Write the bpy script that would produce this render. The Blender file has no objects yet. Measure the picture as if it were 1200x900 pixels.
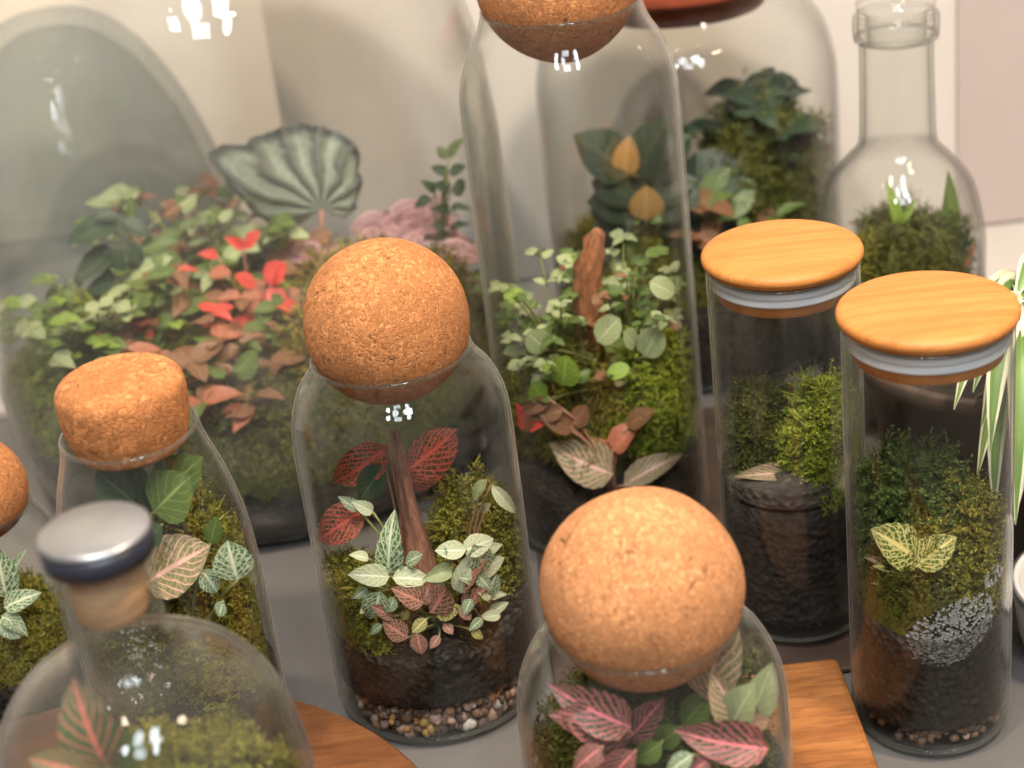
import bpy, math, random
import numpy as np
from mathutils import Vector, Matrix, Euler

scene = bpy.context.scene
COL = scene.collection
R = math.radians

# ------------------------------------------------------------------ camera
CAM = Vector((0, 0, .515)); PITCH = R(26); ROLL = R(-7); FPX = 2100.0
cd = bpy.data.cameras.new('camera'); cam = bpy.data.objects.new('camera', cd); COL.objects.link(cam)
cd.sensor_width = 36; cd.lens = FPX / 1200 * 36; cd.clip_start = .01; cd.clip_end = 50
cam.matrix_world = Matrix.Translation(CAM) @ Euler((R(90) - PITCH, 0, 0)).to_matrix().to_4x4() @ Matrix.Rotation(ROLL, 4, 'Z')
cd.dof.use_dof = True; cd.dof.focus_distance = .79; cd.dof.aperture_fstop = 7.5
scene.camera = cam
scene.cycles.use_denoising = True
try:
    scene.cycles.denoiser = 'OPENIMAGEDENOISE'
except Exception:
    pass
scene.cycles.transparent_max_bounces = 40; scene.cycles.max_bounces = 7; scene.cycles.diffuse_bounces = 3; scene.cycles.glossy_bounces = 3
scene.cycles.use_adaptive_sampling = True; scene.cycles.adaptive_threshold = .04; scene.cycles.adaptive_min_samples = 16
scene.cycles.caustics_reflective = False; scene.cycles.caustics_refractive = False
scene.cycles.sample_clamp_indirect = 4
scene.cycles.sample_clamp_direct = 30

# ------------------------------------------------------------------ world and lamps (indoors: no sky, no sun)
w = bpy.data.worlds.new('World'); scene.world = w; w.use_nodes = True
w.node_tree.nodes['Background'].inputs[0].default_value = (1.0, .90, .80, 1)
w.node_tree.nodes['Background'].inputs[1].default_value = .46

def lamp(name, typ, loc, target, power, color, size=.1, size_y=None):
    l = bpy.data.lights.new(name, typ); l.energy = power; l.color = color
    if typ == 'AREA':
        l.size = size
        if size_y:
            l.shape = 'RECTANGLE'; l.size_y = size_y
        else:
            l.shape = 'DISK'
    else:
        l.shadow_soft_size = size
    o = bpy.data.objects.new(name, l); COL.objects.link(o); o.location = loc
    d = Vector(target) - Vector(loc)
    o.rotation_euler = d.to_track_quat('-Z', 'Y').to_euler()
    return o
lamp('ceiling_spot', 'AREA', (.62, .30, 1.55), (0, .8, .1), 25, (1, .78, .55), .16)
lamp('ceiling_spot', 'AREA', (-.35, .15, 1.9), (-.2, 1.2, .15), 24, (1, .83, .64), .10)
for i, (x, y, sx, sy) in enumerate([(-.07, -.22, .22, .52), (.24, -.10, .18, .34), (.33, -.36, .30, .15), (.02, -.86, .28, .38), (.42, -.72, .15, .50), (-.34, -.62, .13, .32)]):      # panes of a roof window above the camera
    lo = lamp('window_pane', 'AREA', (x, y, 1.75), (x - .02, .85, .1), 5.0, (.82, .92, 1), sx, sy)
    if i in (0, 2, 4): lo.data.shape = 'ELLIPSE'
lamp('downlight', 'AREA', (-.6, .9, 1.9), (-.3, 1, .1), 1.5, (1, .92, .82), .06)
lamp('downlight', 'AREA', (.45, .95, 1.9), (.2, 1, .1), 1.5, (1, .92, .82), .06)
lamp('downlight', 'AREA', (-.15, .5, 1.9), (-.1, .8, .1), 1.0, (1, .9, .78), .04)

for (x, y, z) in [(.35, -.15, 1.5), (-.30, -.10, 1.6), (-.05, .55, 1.7), (.30, .65, 1.7), (-.55, .45, 1.5)]:     # small ceiling spots mirrored in the glass
    lamp('downlight', 'AREA', (x, y, z), (0, .9, .1), .9, (1, .93, .85), .035)
vs = scene.view_settings
vs.view_transform = 'Standard'; vs.look = 'None'; vs.exposure = 0.28; vs.gamma = 1; vs.use_curve_mapping = False

# ------------------------------------------------------------------ helpers
MW = cam.matrix_world.copy(); CX = MW.col[0].xyz; CU = MW.col[1].xyz; CF = -MW.col[2].xyz
def at(px, py, y):
    """point of the photograph (1200 x 900) at world depth y, used while laying the table"""
    d = CF + CX * ((px - 600) / FPX) - CU * ((py - 450) / FPX)
    return CAM + d * (y / d.y)
def px2m(n, y): return n / FPX * (y * 1.09)

def mk(name, V, F, mat=None, parent=None, smooth=True, uv=None, loc=None, hide_uv=False):
    me = bpy.data.meshes.new(name)
    me.from_pydata([tuple(v) for v in V], [], [tuple(f) for f in F])
    if smooth: me.polygons.foreach_set('use_smooth', [True] * len(me.polygons))
    if uv is not None:
        l = me.uv_layers.new(name='UV'); idx = np.empty(len(me.loops), int); me.loops.foreach_get('vertex_index', idx)
        l.data.foreach_set('uv', np.asarray(uv, float)[idx].ravel())
    if mat: me.materials.append(mat)
    me.update()
    o = bpy.data.objects.new(name, me); COL.objects.link(o)
    if parent: o.parent = parent
    if loc is not None: o.location = loc
    return o
def inst(name, me, parent, mat4, mat=None):
    o = bpy.data.objects.new(name, me); COL.objects.link(o); o.parent = parent; o.matrix_basis = mat4
    if mat:
        o.material_slots[0].link = 'OBJECT'; o.material_slots[0].material = mat
    return o
def tag(o, label, cat=None, group=None, kind=None):
    o['label'] = label
    if cat: o['category'] = cat
    if group: o['group'] = group
    if kind: o['kind'] = kind
    return o
def thing(name, label, cat, loc=(0, 0, 0), group=None, rz=0):
    o = bpy.data.objects.new(name, None); COL.objects.link(o); o.location = loc; o.rotation_euler[2] = rz
    o.empty_display_size = .01
    return tag(o, label, cat, group)

def lathe(prof, seg=72, closed=False):
    V = []; F = []; rings = []
    for (r, z) in prof:
        if r < 1e-6:
            rings.append([len(V)]); V.append((0, 0, z))
        else:
            rings.append(list(range(len(V), len(V) + seg)))
            for k in range(seg):
                a = 2 * math.pi * k / seg; V.append((r * math.cos(a), r * math.sin(a), z))
    for a, b in zip(rings[:-1], rings[1:]):
        if len(a) == 1 and len(b) == 1: continue
        for k in range(seg):
            k2 = (k + 1) % seg
            if len(a) == 1: F.append((a[0], b[k2], b[k]))
            elif len(b) == 1: F.append((a[k], a[k2], b[0]))
            else: F.append((a[k], a[k2], b[k2], b[k]))
    return V, F
def curve_prof(pts, n=6):
    """Catmull-Rom through (r,z) points"""
    P = [Vector((p[0], p[1])) for p in pts]; out = []
    P = [P[0] * 2 - P[1]] + P + [P[-1] * 2 - P[-2]]
    for i in range(1, len(P) - 2):
        for k in range(n):
            t = k / n; a, b, c, d = P[i - 1:i + 3]
            q = .5 * ((2 * b) + (c - a) * t + (2 * a - 5 * b + 4 * c - d) * t * t + (3 * b - a - 3 * c + d) * t ** 3)
            out.append((max(q.x, 0), q.y))
    out.append((P[-2].x, P[-2].y)); return out
def arc(cx, cz, r, a0, a1, n=6):
    return [(cx + r * math.cos(R(a0 + (a1 - a0) * k / n)), cz + r * math.sin(R(a0 + (a1 - a0) * k / n))) for k in range(n + 1)]
def shell(outer, t, tb=None):
    """closed glass wall from an outer profile (bottom centre to rim): rounded lip, inner wall offset by t"""
    tb = tb or t * 2
    n = len(outer); inner = []
    for i in range(n):
        a = Vector(outer[max(i - 1, 0)]); b = Vector(outer[min(i + 1, n - 1)]); d = (b - a).normalized()
        nrm = Vector((-d.y, d.x)); k = tb if outer[i][0] < 1e-6 or (abs(d.y) < .3) and i < n // 3 else t
        p = Vector(outer[i]) + nrm * k
        if outer[i][0] < 1e-6: p.x = 0
        inner.append((max(p.x, 0), p.y))
    top = outer[-1]; it = inner[-1]
    lip = [((top[0] + it[0]) / 2 + (top[0] - it[0]) / 2 * math.cos(a), max(top[1], it[1]) + t * .5 * math.sin(a)) for a in (R(35), R(90), R(145))]
    return outer + lip + inner[::-1]
def tube(pts, rad, seg=6):
    V = []; F = []; n = len(pts); pts = [Vector(p) for p in pts]
    if not hasattr(rad, '__len__'): rad = [rad] * n
    up = Vector((.13, .31, .94))
    for i, p in enumerate(pts):
        d = (pts[min(i + 1, n - 1)] - pts[max(i - 1, 0)]).normalized()
        a = d.cross(up)
        if a.length < 1e-3: a = d.cross(Vector((1, 0, 0)))
        a.normalize(); b = d.cross(a)
        for k in range(seg):
            t = 2 * math.pi * k / seg; V.append(p + (a * math.cos(t) + b * math.sin(t)) * rad[i])
    for i in range(n - 1):
        for k in range(seg):
            k2 = (k + 1) % seg; F.append((i * seg + k, i * seg + k2, (i + 1) * seg + k2, (i + 1) * seg + k))
    F.append(tuple(range(seg))[::-1]); F.append(tuple((n - 1) * seg + k for k in range(seg)))
    return V, F
def bez(a, b, c, n=7):
    a, b, c = Vector(a), Vector(b), Vector(c)
    return [a * (1 - t) ** 2 + b * 2 * t * (1 - t) + c * t * t for t in [k / (n - 1) for k in range(n)]]
def join(parts):
    V = []; F = []
    for v, f in parts:
        o = len(V); V += list(v); F += [tuple(i + o for i in q) for q in f]
    return V, F
def rounded_box(sx, sy, sz, b):
    V = []; F = []
    import bmesh
    bm = bmesh.new(); bmesh.ops.create_cube(bm, size=1)
    for v in bm.verts: v.co = Vector((v.co.x * sx, v.co.y * sy, (v.co.z + .5) * sz))
    bmesh.ops.bevel(bm, geom=list(bm.edges), offset=b, segments=2, affect='EDGES', profile=.5)
    bm.verts.index_update(); V = [v.co.copy() for v in bm.verts]; F = [[v.index for v in f.verts] for f in bm.faces]; bm.free()
    return V, F

# ------------------------------------------------------------------ materials
def nt(name):
    m = bpy.data.materials.new(name); m.use_nodes = True; t = m.node_tree
    for n in list(t.nodes): t.nodes.remove(n)
    return m, t, t.nodes, t.links
def N(t, typ, **kw):
    n = t.nodes.new(typ)
    for k, v in kw.items():
        if k.startswith('i_'): n.inputs[int(k[2:]) if k[2:].isdigit() else k[2:].replace('_', ' ')].default_value = v
        else: setattr(n, k, v)
    return n
def M(t, op, a, b=None, c=None, clamp=False):
    n = t.nodes.new('ShaderNodeMath'); n.operation = op; n.use_clamp = clamp
    for i, x in enumerate((a, b, c)):
        if x is None: continue
        if isinstance(x, (int, float)): n.inputs[i].default_value = x
        else: t.links.new(x, n.inputs[i])
    return n.outputs[0]
def mixc(t, f, a, b):
    n = t.nodes.new('ShaderNodeMix'); n.data_type = 'RGBA'
    for i, x in ((0, f), (6, a), (7, b)):
        if isinstance(x, (int, float)): n.inputs[i].default_value = x
        elif isinstance(x, tuple): n.inputs[i].default_value = x if len(x) == 4 else (*x, 1)
        else: t.links.new(x, n.inputs[i])
    return n.outputs[2]
def ramp(t, f, stops):
    n = t.nodes.new('ShaderNodeValToRGB'); e = n.color_ramp.elements
    while len(e) < len(stops): e.new(.5)
    for i, (p, c) in enumerate(stops):
        e[i].position = p; e[i].color = (*c, 1)
    t.links.new(f, n.inputs[0]); return n.outputs[0]
def step(t, f, a, b, o0=0., o1=1.):
    n = t.nodes.new('ShaderNodeMapRange'); n.interpolation_type = 'SMOOTHSTEP'
    t.links.new(f, n.inputs[0])
    for i, v in enumerate((a, b, o0, o1)): n.inputs[i + 1].default_value = v
    return n.outputs[0]
def noise(t, vec, scale, detail=3, rough=.5, dist=0):
    n = N(t, 'ShaderNodeTexNoise'); n.inputs['Scale'].default_value = scale; n.inputs['Detail'].default_value = detail
    n.inputs['Roughness'].default_value = rough; n.inputs['Distortion'].default_value = dist
    if vec is not None: t.links.new(vec, n.inputs['Vector'])
    return n.outputs[0]
def voro(t, vec, scale, feature='F1', out='Distance'):
    n = N(t, 'ShaderNodeTexVoronoi', feature=feature); n.inputs['Scale'].default_value = scale
    t.links.new(vec, n.inputs['Vector']); return n.outputs[out]
def bump(t, h, strength, dist):
    n = N(t, 'ShaderNodeBump'); n.inputs['Strength'].default_value = strength; n.inputs['Distance'].default_value = dist
    t.links.new(h, n.inputs['Height']); return n.outputs[0]
def pbsdf(t, color, rough=.6, normal=None, spec=.5, **kw):
    b = N(t, 'ShaderNodeBsdfPrincipled')
    for nm, x in (('Base Color', color), ('Roughness', rough), ('Specular IOR Level', spec)):
        if isinstance(x, (int, float)): b.inputs[nm].default_value = x
        elif isinstance(x, tuple): b.inputs[nm].default_value = (*x, 1)
        else: t.links.new(x, b.inputs[nm])
    if normal is not None: t.links.new(normal, b.inputs['Normal'])
    for k, v in kw.items(): b.inputs[k].default_value = v
    return b.outputs[0]
def out(t, sh):
    o = N(t, 'ShaderNodeOutputMaterial'); t.links.new(sh, o.inputs[0])
def ocoord(t): return N(t, 'ShaderNodeTexCoord').outputs['Object']

def glass_mat(name, tint=(.982, .985, .978), edge=(.50, .52, .48), fog=0., fogcol=(.8, .8, .78), rough=.0, gz=.62):
    """thin clear glass: straight transmission, absorption growing with path length, Fresnel reflection"""
    m, t, _, L = nt(name)
    lw = N(t, 'ShaderNodeLayerWeight'); lw.inputs[0].default_value = .5; f = lw.outputs['Facing']
    refl = M(t, 'MULTIPLY_ADD', M(t, 'POWER', f, 4.5), .88, .024)
    tr = N(t, 'ShaderNodeBsdfTransparent'); L.new(mixc(t, M(t, 'POWER', f, 5.), tint, edge), tr.inputs[0])
    gl = N(t, 'ShaderNodeBsdfGlossy'); gl.inputs['Roughness'].default_value = rough
    oc = ocoord(t)
    mx = N(t, 'ShaderNodeMixShader'); L.new(refl, mx.inputs[0]); L.new(tr.outputs[0], mx.inputs[1]); L.new(gl.outputs[0], mx.inputs[2])
    sh = mx.outputs[0]
    edge_glow = M(t, 'MULTIPLY', M(t, 'POWER', f, 8.), gz)       # white edge glow of refracted light, painted as diffuse colour at grazing angles
    # smears, dust and mist on the glass, plus the painted edge glow
    sm = step(t, noise(t, oc, 14, 2, .7, 0), .48, .75, .0, 1.)
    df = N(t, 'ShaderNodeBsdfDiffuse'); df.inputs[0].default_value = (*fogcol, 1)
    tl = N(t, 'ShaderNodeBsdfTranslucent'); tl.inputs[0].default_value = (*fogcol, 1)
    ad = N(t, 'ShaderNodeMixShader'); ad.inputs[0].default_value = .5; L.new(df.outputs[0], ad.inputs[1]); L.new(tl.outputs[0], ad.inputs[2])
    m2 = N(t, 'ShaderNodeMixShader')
    fz = M(t, 'ADD', M(t, 'MULTIPLY_ADD', sm, .010 + fog * .8, .001 + fog * .5), edge_glow, clamp=True)
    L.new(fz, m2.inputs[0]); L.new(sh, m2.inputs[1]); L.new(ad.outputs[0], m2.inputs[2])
    out(t, m2.outputs[0]); return m
def cork_mat(name, base=(.43, .175, .062), gs=620, off=0.):
    m, t, _, L = nt(name); oc0 = ocoord(t); mp = N(t, 'ShaderNodeMapping'); mp.inputs['Location'].default_value = (off, off * .7, off * .3); L.new(oc0, mp.inputs[0]); oc = mp.outputs[0]
    d = N(t, 'ShaderNodeVectorMath', operation='ADD'); L.new(oc, d.inputs[0])
    nv = N(t, 'ShaderNodeTexNoise'); nv.inputs['Scale'].default_value = 180
    sc = N(t, 'ShaderNodeVectorMath', operation='SCALE'); L.new(nv.outputs['Color'], sc.inputs[0]); sc.inputs['Scale'].default_value = .006
    L.new(oc, nv.inputs['Vector']); L.new(sc.outputs[0], d.inputs[1]); v = d.outputs[0]
    cell = voro(t, v, gs, out='Color'); sep = N(t, 'ShaderNodeSeparateColor'); L.new(cell, sep.inputs[0])
    b = base
    c = ramp(t, sep.outputs[0], [(0, tuple(x * .66 for x in b)), (.3, tuple(x * .9 for x in b)), (.65, b), (1, (b[0] * 1.3, b[1] * 1.4, b[2] * 1.5))])
    edge = voro(t, v, gs, 'DISTANCE_TO_EDGE')
    c = mixc(t, step(t, edge, .0, .10, .30, 0), c, tuple(x * .5 for x in b))
    pit = step(t, noise(t, oc, 650, 2), .62, .72)
    c = mixc(t, M(t, 'MULTIPLY', pit, .6), c, tuple(x * .3 for x in b))
    crack = step(t, noise(t, v, 95, 4, .75, 1.2), .625, .68)
    c = mixc(t, M(t, 'MULTIPLY', crack, .8), c, tuple(x * .16 for x in b)); pit = M(t, 'MAXIMUM', pit, M(t, 'MULTIPLY', crack, 1.6))
    big = noise(t, oc, 40, 3)
    c = mixc(t, step(t, big, .38, .68, 0, .55), c, tuple(x * .66 for x in b))
    h = M(t, 'SUBTRACT', M(t, 'MULTIPLY', step(t, edge, 0, .12), .6), pit)
    h = M(t, 'ADD', h, M(t, 'MULTIPLY', sep.outputs[1], .5))
    out(t, pbsdf(t, c, .85, bump(t, h, .7, .0006), .25)); return m
def wood_mat(name, c0, c1, c2, scale=(6, 60, 60), rough=.45, rot=0, bmp=.15):
    m, t, _, L = nt(name); oc = ocoord(t)
    mp = N(t, 'ShaderNodeMapping'); mp.inputs['Rotation'].default_value = (0, 0, rot); mp.inputs['Scale'].default_value = scale
    L.new(oc, mp.inputs[0]); v = mp.outputs[0]
    a = noise(t, v, 1.0, 4, .6, .4); b = noise(t, v, 6.0, 3, .6)
    c = ramp(t, a, [(.28, c0), (.5, c1), (.72, c2)])
    c = mixc(t, step(t, b, .44, .64, .0, .45), c, c0)
    out(t, pbsdf(t, c, rough, bump(t, b, bmp, .001), .35)); return m
def plain_mat(name, c, rough=.5, var=.12, scale=30, bmp=.05, spec=.4, **kw):
    m, t, _, L = nt(name); oc = ocoord(t); n = noise(t, oc, scale, 5, .6)
    col = mixc(t, step(t, n, .3, .7), tuple(x * (1 - var) for x in c), tuple(min(x * (1 + var), 1) for x in c))
    rg = M(t, 'MULTIPLY_ADD', n, .25, rough - .12)
    out(t, pbsdf(t, col, rg, bump(t, n, bmp, .002), spec, **kw)); return m
def soil_mat(name, c=(.015, .010, .007), c2=(.045, .027, .017), rough=.75):
    m, t, _, L = nt(name); oc = ocoord(t)
    v = voro(t, oc, 260, out='Color'); s = N(t, 'ShaderNodeSeparateColor'); L.new(v, s.inputs[0])
    n = noise(t, oc, 70, 5, .65)
    col = mixc(t, M(t, 'MULTIPLY', M(t, 'POWER', s.outputs[0], 3.), step(t, n, .35, .65)), c, c2)
    col = mixc(t, step(t, noise(t, oc, 14, 3), .5, .75, 0, .5), col, c2)
    h = M(t, 'ADD', n, M(t, 'MULTIPLY', voro(t, oc, 260), .7))
    out(t, pbsdf(t, col, rough, bump(t, h, .9, .003), .3)); return m
def island_mat(name, stops, rough=.6, trans=.3, spec=.3):
    """foliage and stones: colour differs from piece to piece"""
    m, t, _, L = nt(name); g = N(t, 'ShaderNodeNewGeometry'); oc = ocoord(t)
    r = M(t, 'ADD', M(t, 'MULTIPLY', g.outputs['Random Per Island'], .62), M(t, 'MULTIPLY', noise(t, oc, 45, 2), .42))
    c = ramp(t, r, stops)
    p = pbsdf(t, c, rough, None, spec)
    if trans:
        tl = N(t, 'ShaderNodeBsdfTranslucent'); L.new(c, tl.inputs[0])
        mx = N(t, 'ShaderNodeMixShader'); mx.inputs[0].default_value = trans
        L.new(p, mx.inputs[1]); L.new(tl.outputs[0], mx.inputs[2]); p = mx.outputs[0]
    out(t, p); return m
def leaf_mat(name, base, vein, base2=None, nlat=6, lat=.8, ret=.5, retscale=8, mid=.10, edge=None, edgew=.82, trans=.25, rough=.42, slant=.45, latw=.72):
    m, t, _, L = nt(name); base2 = base2 or tuple(x * .6 for x in base)
    uv = N(t, 'ShaderNodeTexCoord').outputs['UV']
    nz = N(t, 'ShaderNodeTexNoise'); nz.inputs['Scale'].default_value = 5; L.new(uv, nz.inputs['Vector'])
    s0 = N(t, 'ShaderNodeVectorMath', operation='SCALE'); L.new(nz.outputs['Color'], s0.inputs[0]); s0.inputs['Scale'].default_value = .05
    ad = N(t, 'ShaderNodeVectorMath', operation='ADD'); L.new(uv, ad.inputs[0]); L.new(s0.outputs[0], ad.inputs[1])
    sp = N(t, 'ShaderNodeSeparateXYZ'); L.new(ad.outputs[0], sp.inputs[0]); u = sp.outputs[0]
    sp2 = N(t, 'ShaderNodeSeparateXYZ'); L.new(uv, sp2.inputs[0])
    a = M(t, 'ABSOLUTE', M(t, 'MULTIPLY_ADD', sp.outputs[1], 2., -1.05))
    araw = M(t, 'ABSOLUTE', M(t, 'MULTIPLY_ADD', sp2.outputs[1], 2., -1.))
    vm = step(t, araw, mid * .4, mid * 1.3, 1, 0)
    ph = M(t, 'MULTIPLY', M(t, 'SUBTRACT', u, M(t, 'MULTIPLY', a, slant)), float(nlat))
    tri = M(t, 'ABSOLUTE', M(t, 'MULTIPLY_ADD', M(t, 'FRACT', ph), 2., -1.))
    vl = M(t, 'MULTIPLY', step(t, tri, latw, min(latw + .16, .98)), lat)
    mp = N(t, 'ShaderNodeMapping'); mp.inputs['Scale'].default_value = (1.25, .8, 1); L.new(ad.outputs[0], mp.inputs[0])
    vr = M(t, 'MULTIPLY', step(t, voro(t, mp.outputs[0], retscale, 'DISTANCE_TO_EDGE'), .03, .10, 1, 0), ret)
    v = M(t, 'MAXIMUM', M(t, 'MAXIMUM', vm, vl), vr)
    ob = N(t, 'ShaderNodeObjectInfo').outputs['Random']
    bc = mixc(t, M(t, 'MULTIPLY_ADD', ob, .5, M(t, 'MULTIPLY', noise(t, uv, 3, 3), .5)), base, base2)
    if edge: bc = mixc(t, step(t, araw, edgew - .12, edgew), bc, edge)
    c = mixc(t, v, bc, vein)
    p = pbsdf(t, c, rough, bump(t, M(t, 'MULTIPLY', v, -1.), .5, .0006), .45)
    tl = N(t, 'ShaderNodeBsdfTranslucent'); L.new(c, tl.inputs[0])
    mx = N(t, 'ShaderNodeMixShader'); mx.inputs[0].default_value = trans; L.new(p, mx.inputs[1]); L.new(tl.outputs[0], mx.inputs[2])
    out(t, mx.outputs[0]); return m

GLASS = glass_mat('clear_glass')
GLASS_FOOT_GLOW = glass_mat('foot_glow_glass', tint=(.80, .82, .79), edge=(.45, .47, .44), fog=.09, fogcol=(.9, .9, .87))  # whitish colour stands in for light refracted in the thick base
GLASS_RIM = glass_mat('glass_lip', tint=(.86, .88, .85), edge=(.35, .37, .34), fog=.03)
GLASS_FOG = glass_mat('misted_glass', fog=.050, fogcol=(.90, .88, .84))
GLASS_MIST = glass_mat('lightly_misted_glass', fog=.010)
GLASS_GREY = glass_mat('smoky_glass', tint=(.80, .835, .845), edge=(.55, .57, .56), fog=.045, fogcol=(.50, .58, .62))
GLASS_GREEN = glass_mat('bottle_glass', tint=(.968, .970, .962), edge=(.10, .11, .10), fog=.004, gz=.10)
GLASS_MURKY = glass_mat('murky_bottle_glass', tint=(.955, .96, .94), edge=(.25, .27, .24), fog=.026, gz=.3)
CORK = cork_mat('agglomerated_cork'); CORK_SMOOTH = cork_mat('fine_cork', (.50, .225, .095), 760, 1.7); CORK_B = cork_mat('coarse_cork', (.42, .165, .056), 430, 3.1); CORK_C = cork_mat('dry_cork', (.42, .175, .066), 560, 5.3)
BAMBOO = wood_mat('bamboo', (.33, .118, .025), (.43, .165, .036), (.47, .20, .052), (11, 130, 130), .52, .15, .25)
BOARD = wood_mat('orange_board', (.11, .038, .012), (.25, .095, .028), (.36, .155, .05), (9, 60, 60), .48, R(52), .2)
BOARD2 = wood_mat('brown_board', (.085, .032, .013), (.14, .055, .022), (.20, .085, .035), (9, 60, 60), .45, R(-40), .2)
REDWOOD = wood_mat('red_lid_wood', (.16, .03, .015), (.25, .055, .025), (.32, .08, .04), (9, 60, 60), .4, 0, .1)
TRUNK = wood_mat('driftwood', (.045, .02, .012), (.18, .075, .045), (.34, .17, .11), (170, 170, 22), .85, 0, 1.0)
SILICONE = plain_mat('silicone', (.46, .47, .50), .4, .05)
SOIL = soil_mat('dark_soil'); SOIL_WET = soil_mat('wet_soil', (.011, .0075, .0055), (.034, .021, .013), .55)
SOIL_GREY = soil_mat('greyish_soil', (.06, .05, .042), (.16, .135, .115))
MOSS = island_mat('yellow_green_moss', [(.0, (.04, .042, .006)), (.3, (.13, .125, .015)), (.65, (.27, .245, .032)), (1, (.42, .37, .08))])
MOSS_GOLD = island_mat('golden_moss', [(.0, (.05, .04, .006)), (.3, (.17, .13, .015)), (.65, (.33, .26, .035)), (1, (.5, .4, .09))])
MOSS_DARK = island_mat('dark_moss', [(.0, (.022, .024, .005)), (.35, (.065, .074, .012)), (.7, (.145, .150, .024)), (1, (.25, .24, .055))])
MOSS_LIME = island_mat('lime_moss', [(.0, (.06, .08, .008)), (.35, (.19, .24, .02)), (.7, (.36, .42, .045)), (1, (.55, .56, .13))])
FERN = island_mat('fern_green', [(.0, (.02, .036, .008)), (.5, (.07, .11, .02)), (1, (.16, .22, .045))])
CREEP = island_mat('creeper_green', [(.0, (.04, .09, .03)), (.5, (.13, .24, .09)), (1, (.32, .42, .22))], .45)
GRAVEL = island_mat('mixed_gravel', [(.0, (.10, .045, .02)), (.3, (.26, .13, .07)), (.55, (.40, .28, .19)), (.75, (.32, .17, .08)), (1, (.55, .47, .40))], .6, 0)
GRAVEL_D = island_mat('dark_gravel', [(.0, (.04, .02, .012)), (.35, (.12, .06, .03)), (.6, (.22, .13, .08)), (.8, (.16, .08, .03)), (1, (.34, .28, .23))], .55, 0)
STEM = plain_mat('green_stem', (.16, .17, .05), .5); STEM_PINK = plain_mat('pink_stem', (.34, .16, .11), .5); STEM_BROWN = plain_mat('brown_stem', (.16, .09, .05), .6)

L_WHITE = leaf_mat('white_veined_leaf', (.10, .20, .08), (.66, .72, .52), (.05, .12, .05), 6, .85, .75, 9, .12)
L_CREAM = leaf_mat('cream_leaf', (.54, .58, .35), (.82, .82, .64), (.40, .49, .27), 5, .7, .6, 8, .12)
L_PINK = leaf_mat('pink_veined_leaf', (.16, .10, .055), (.72, .30, .24), (.09, .10, .045), 6, .95, .75, 9, .13)
L_PINKBIG = leaf_mat('bright_pink_veined_leaf', (.035, .060, .026), (.78, .21, .24), (.020, .036, .018), 8, .95, .38, 10, .09, latw=.75)
L_PALEPINK = leaf_mat('pale_pink_veined_leaf', (.24, .22, .10), (.80, .46, .38), (.14, .17, .06), 8, .9, .35, 10, .10)
L_RED = leaf_mat('red_veined_leaf', (.10, .055, .03), (.55, .10, .07), (.05, .05, .025), 8, .95, .8, 11, .10)
L_YELLOW = leaf_mat('yellow_veined_leaf', (.12, .17, .025), (.78, .66, .26), (.07, .12, .02), 7, .95, .75, 9, .13)
L_SCARLET = leaf_mat('scarlet_leaf', (.72, .06, .05), (.50, .03, .03), (.60, .10, .06), 5, .4, .2, 6, .08)
L_CORAL = leaf_mat('coral_leaf', (.42, .13, .075), (.56, .20, .12), (.30, .12, .05), 5, .5, .3, 6, .08)
L_RUST = leaf_mat('rust_leaf', (.23, .095, .05), (.36, .18, .09), (.14, .08, .035), 5, .5, .3, 6, .08)
L_GREEN = leaf_mat('plain_green_leaf', (.105, .165, .03), (.20, .27, .08), (.06, .10, .02), 5, .4, .1, 6, .07)
L_DKGREEN = leaf_mat('dark_green_leaf', (.030, .06, .028), (.07, .11, .06), (.018, .042, .02), 5, .4, .1, 6, .07)
L_BLACK = leaf_mat('blackish_green_leaf', (.020, .042, .022), (.06, .09, .05), (.012, .028, .015), 5, .5, .1, 6, .07)
L_LIME = leaf_mat('lime_leaf', (.22, .34, .04), (.36, .46, .12), (.16, .26, .03), 5, .4, .1, 6, .07)
L_PALE = leaf_mat('pale_green_leaf', (.33, .38, .19), (.50, .53, .32), (.24, .31, .13), 5, .4, .2, 6, .08)
L_MAUVE = leaf_mat('mauve_leaf', (.36, .17, .19), (.52, .32, .32), (.24, .12, .13), 4, .4, .0, 6, .10, edge=(.46, .28, .29))
L_AMBER = leaf_mat('amber_leaf', (.38, .20, .06), (.50, .32, .12), (.28, .17, .05), 5, .4, .1, 6, .07)
L_BEGONIA = leaf_mat('begonia_leaf', (.24, .28, .21), (.045, .055, .045), (.17, .21, .155), 7, .85, .15, 6, .07, edge=(.05, .065, .055), edgew=.93, slant=.62, latw=.55)
L_SPIDER = leaf_mat('striped_leaf', (.16, .27, .07), (.22, .34, .10), (.12, .22, .05), 1, 0, 0, 6, .05, edge=(.78, .76, .58), edgew=.66)

# ------------------------------------------------------------------ setting: table, walls
TABLE = plain_mat('pale_grey_table', (.105, .10, .097), .24, .10, 7, .03)
WALL_LIT = plain_mat('lit_cream_wall', (.76, .67, .56), .85, .03, 4, .15, .1)  # brightly lit stretch of wall, the light put into its colour
WALL_SHADED = plain_mat('shaded_taupe_wall', (.53, .49, .45), .85, .03, 4, .15, .1)  # wall beyond the shadow edge, the shade put into its colour
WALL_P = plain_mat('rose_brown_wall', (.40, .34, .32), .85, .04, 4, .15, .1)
def slab(name, x0, x1, y0, y1, z0, z1, mat):
    V = [(x, y, z) for z in (z0, z1) for y in (y0, y1) for x in (x0, x1)]
    F = [(0, 2, 3, 1), (4, 5, 7, 6), (0, 1, 5, 4), (2, 6, 7, 3), (0, 4, 6, 2), (1, 3, 7, 5)]
    o = mk(name, V, F, mat, None, False); o['kind'] = 'structure'; return o
slab('table_top', -1.2, 1.2, .25, 1.46, -.03, 0, TABLE)
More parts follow.
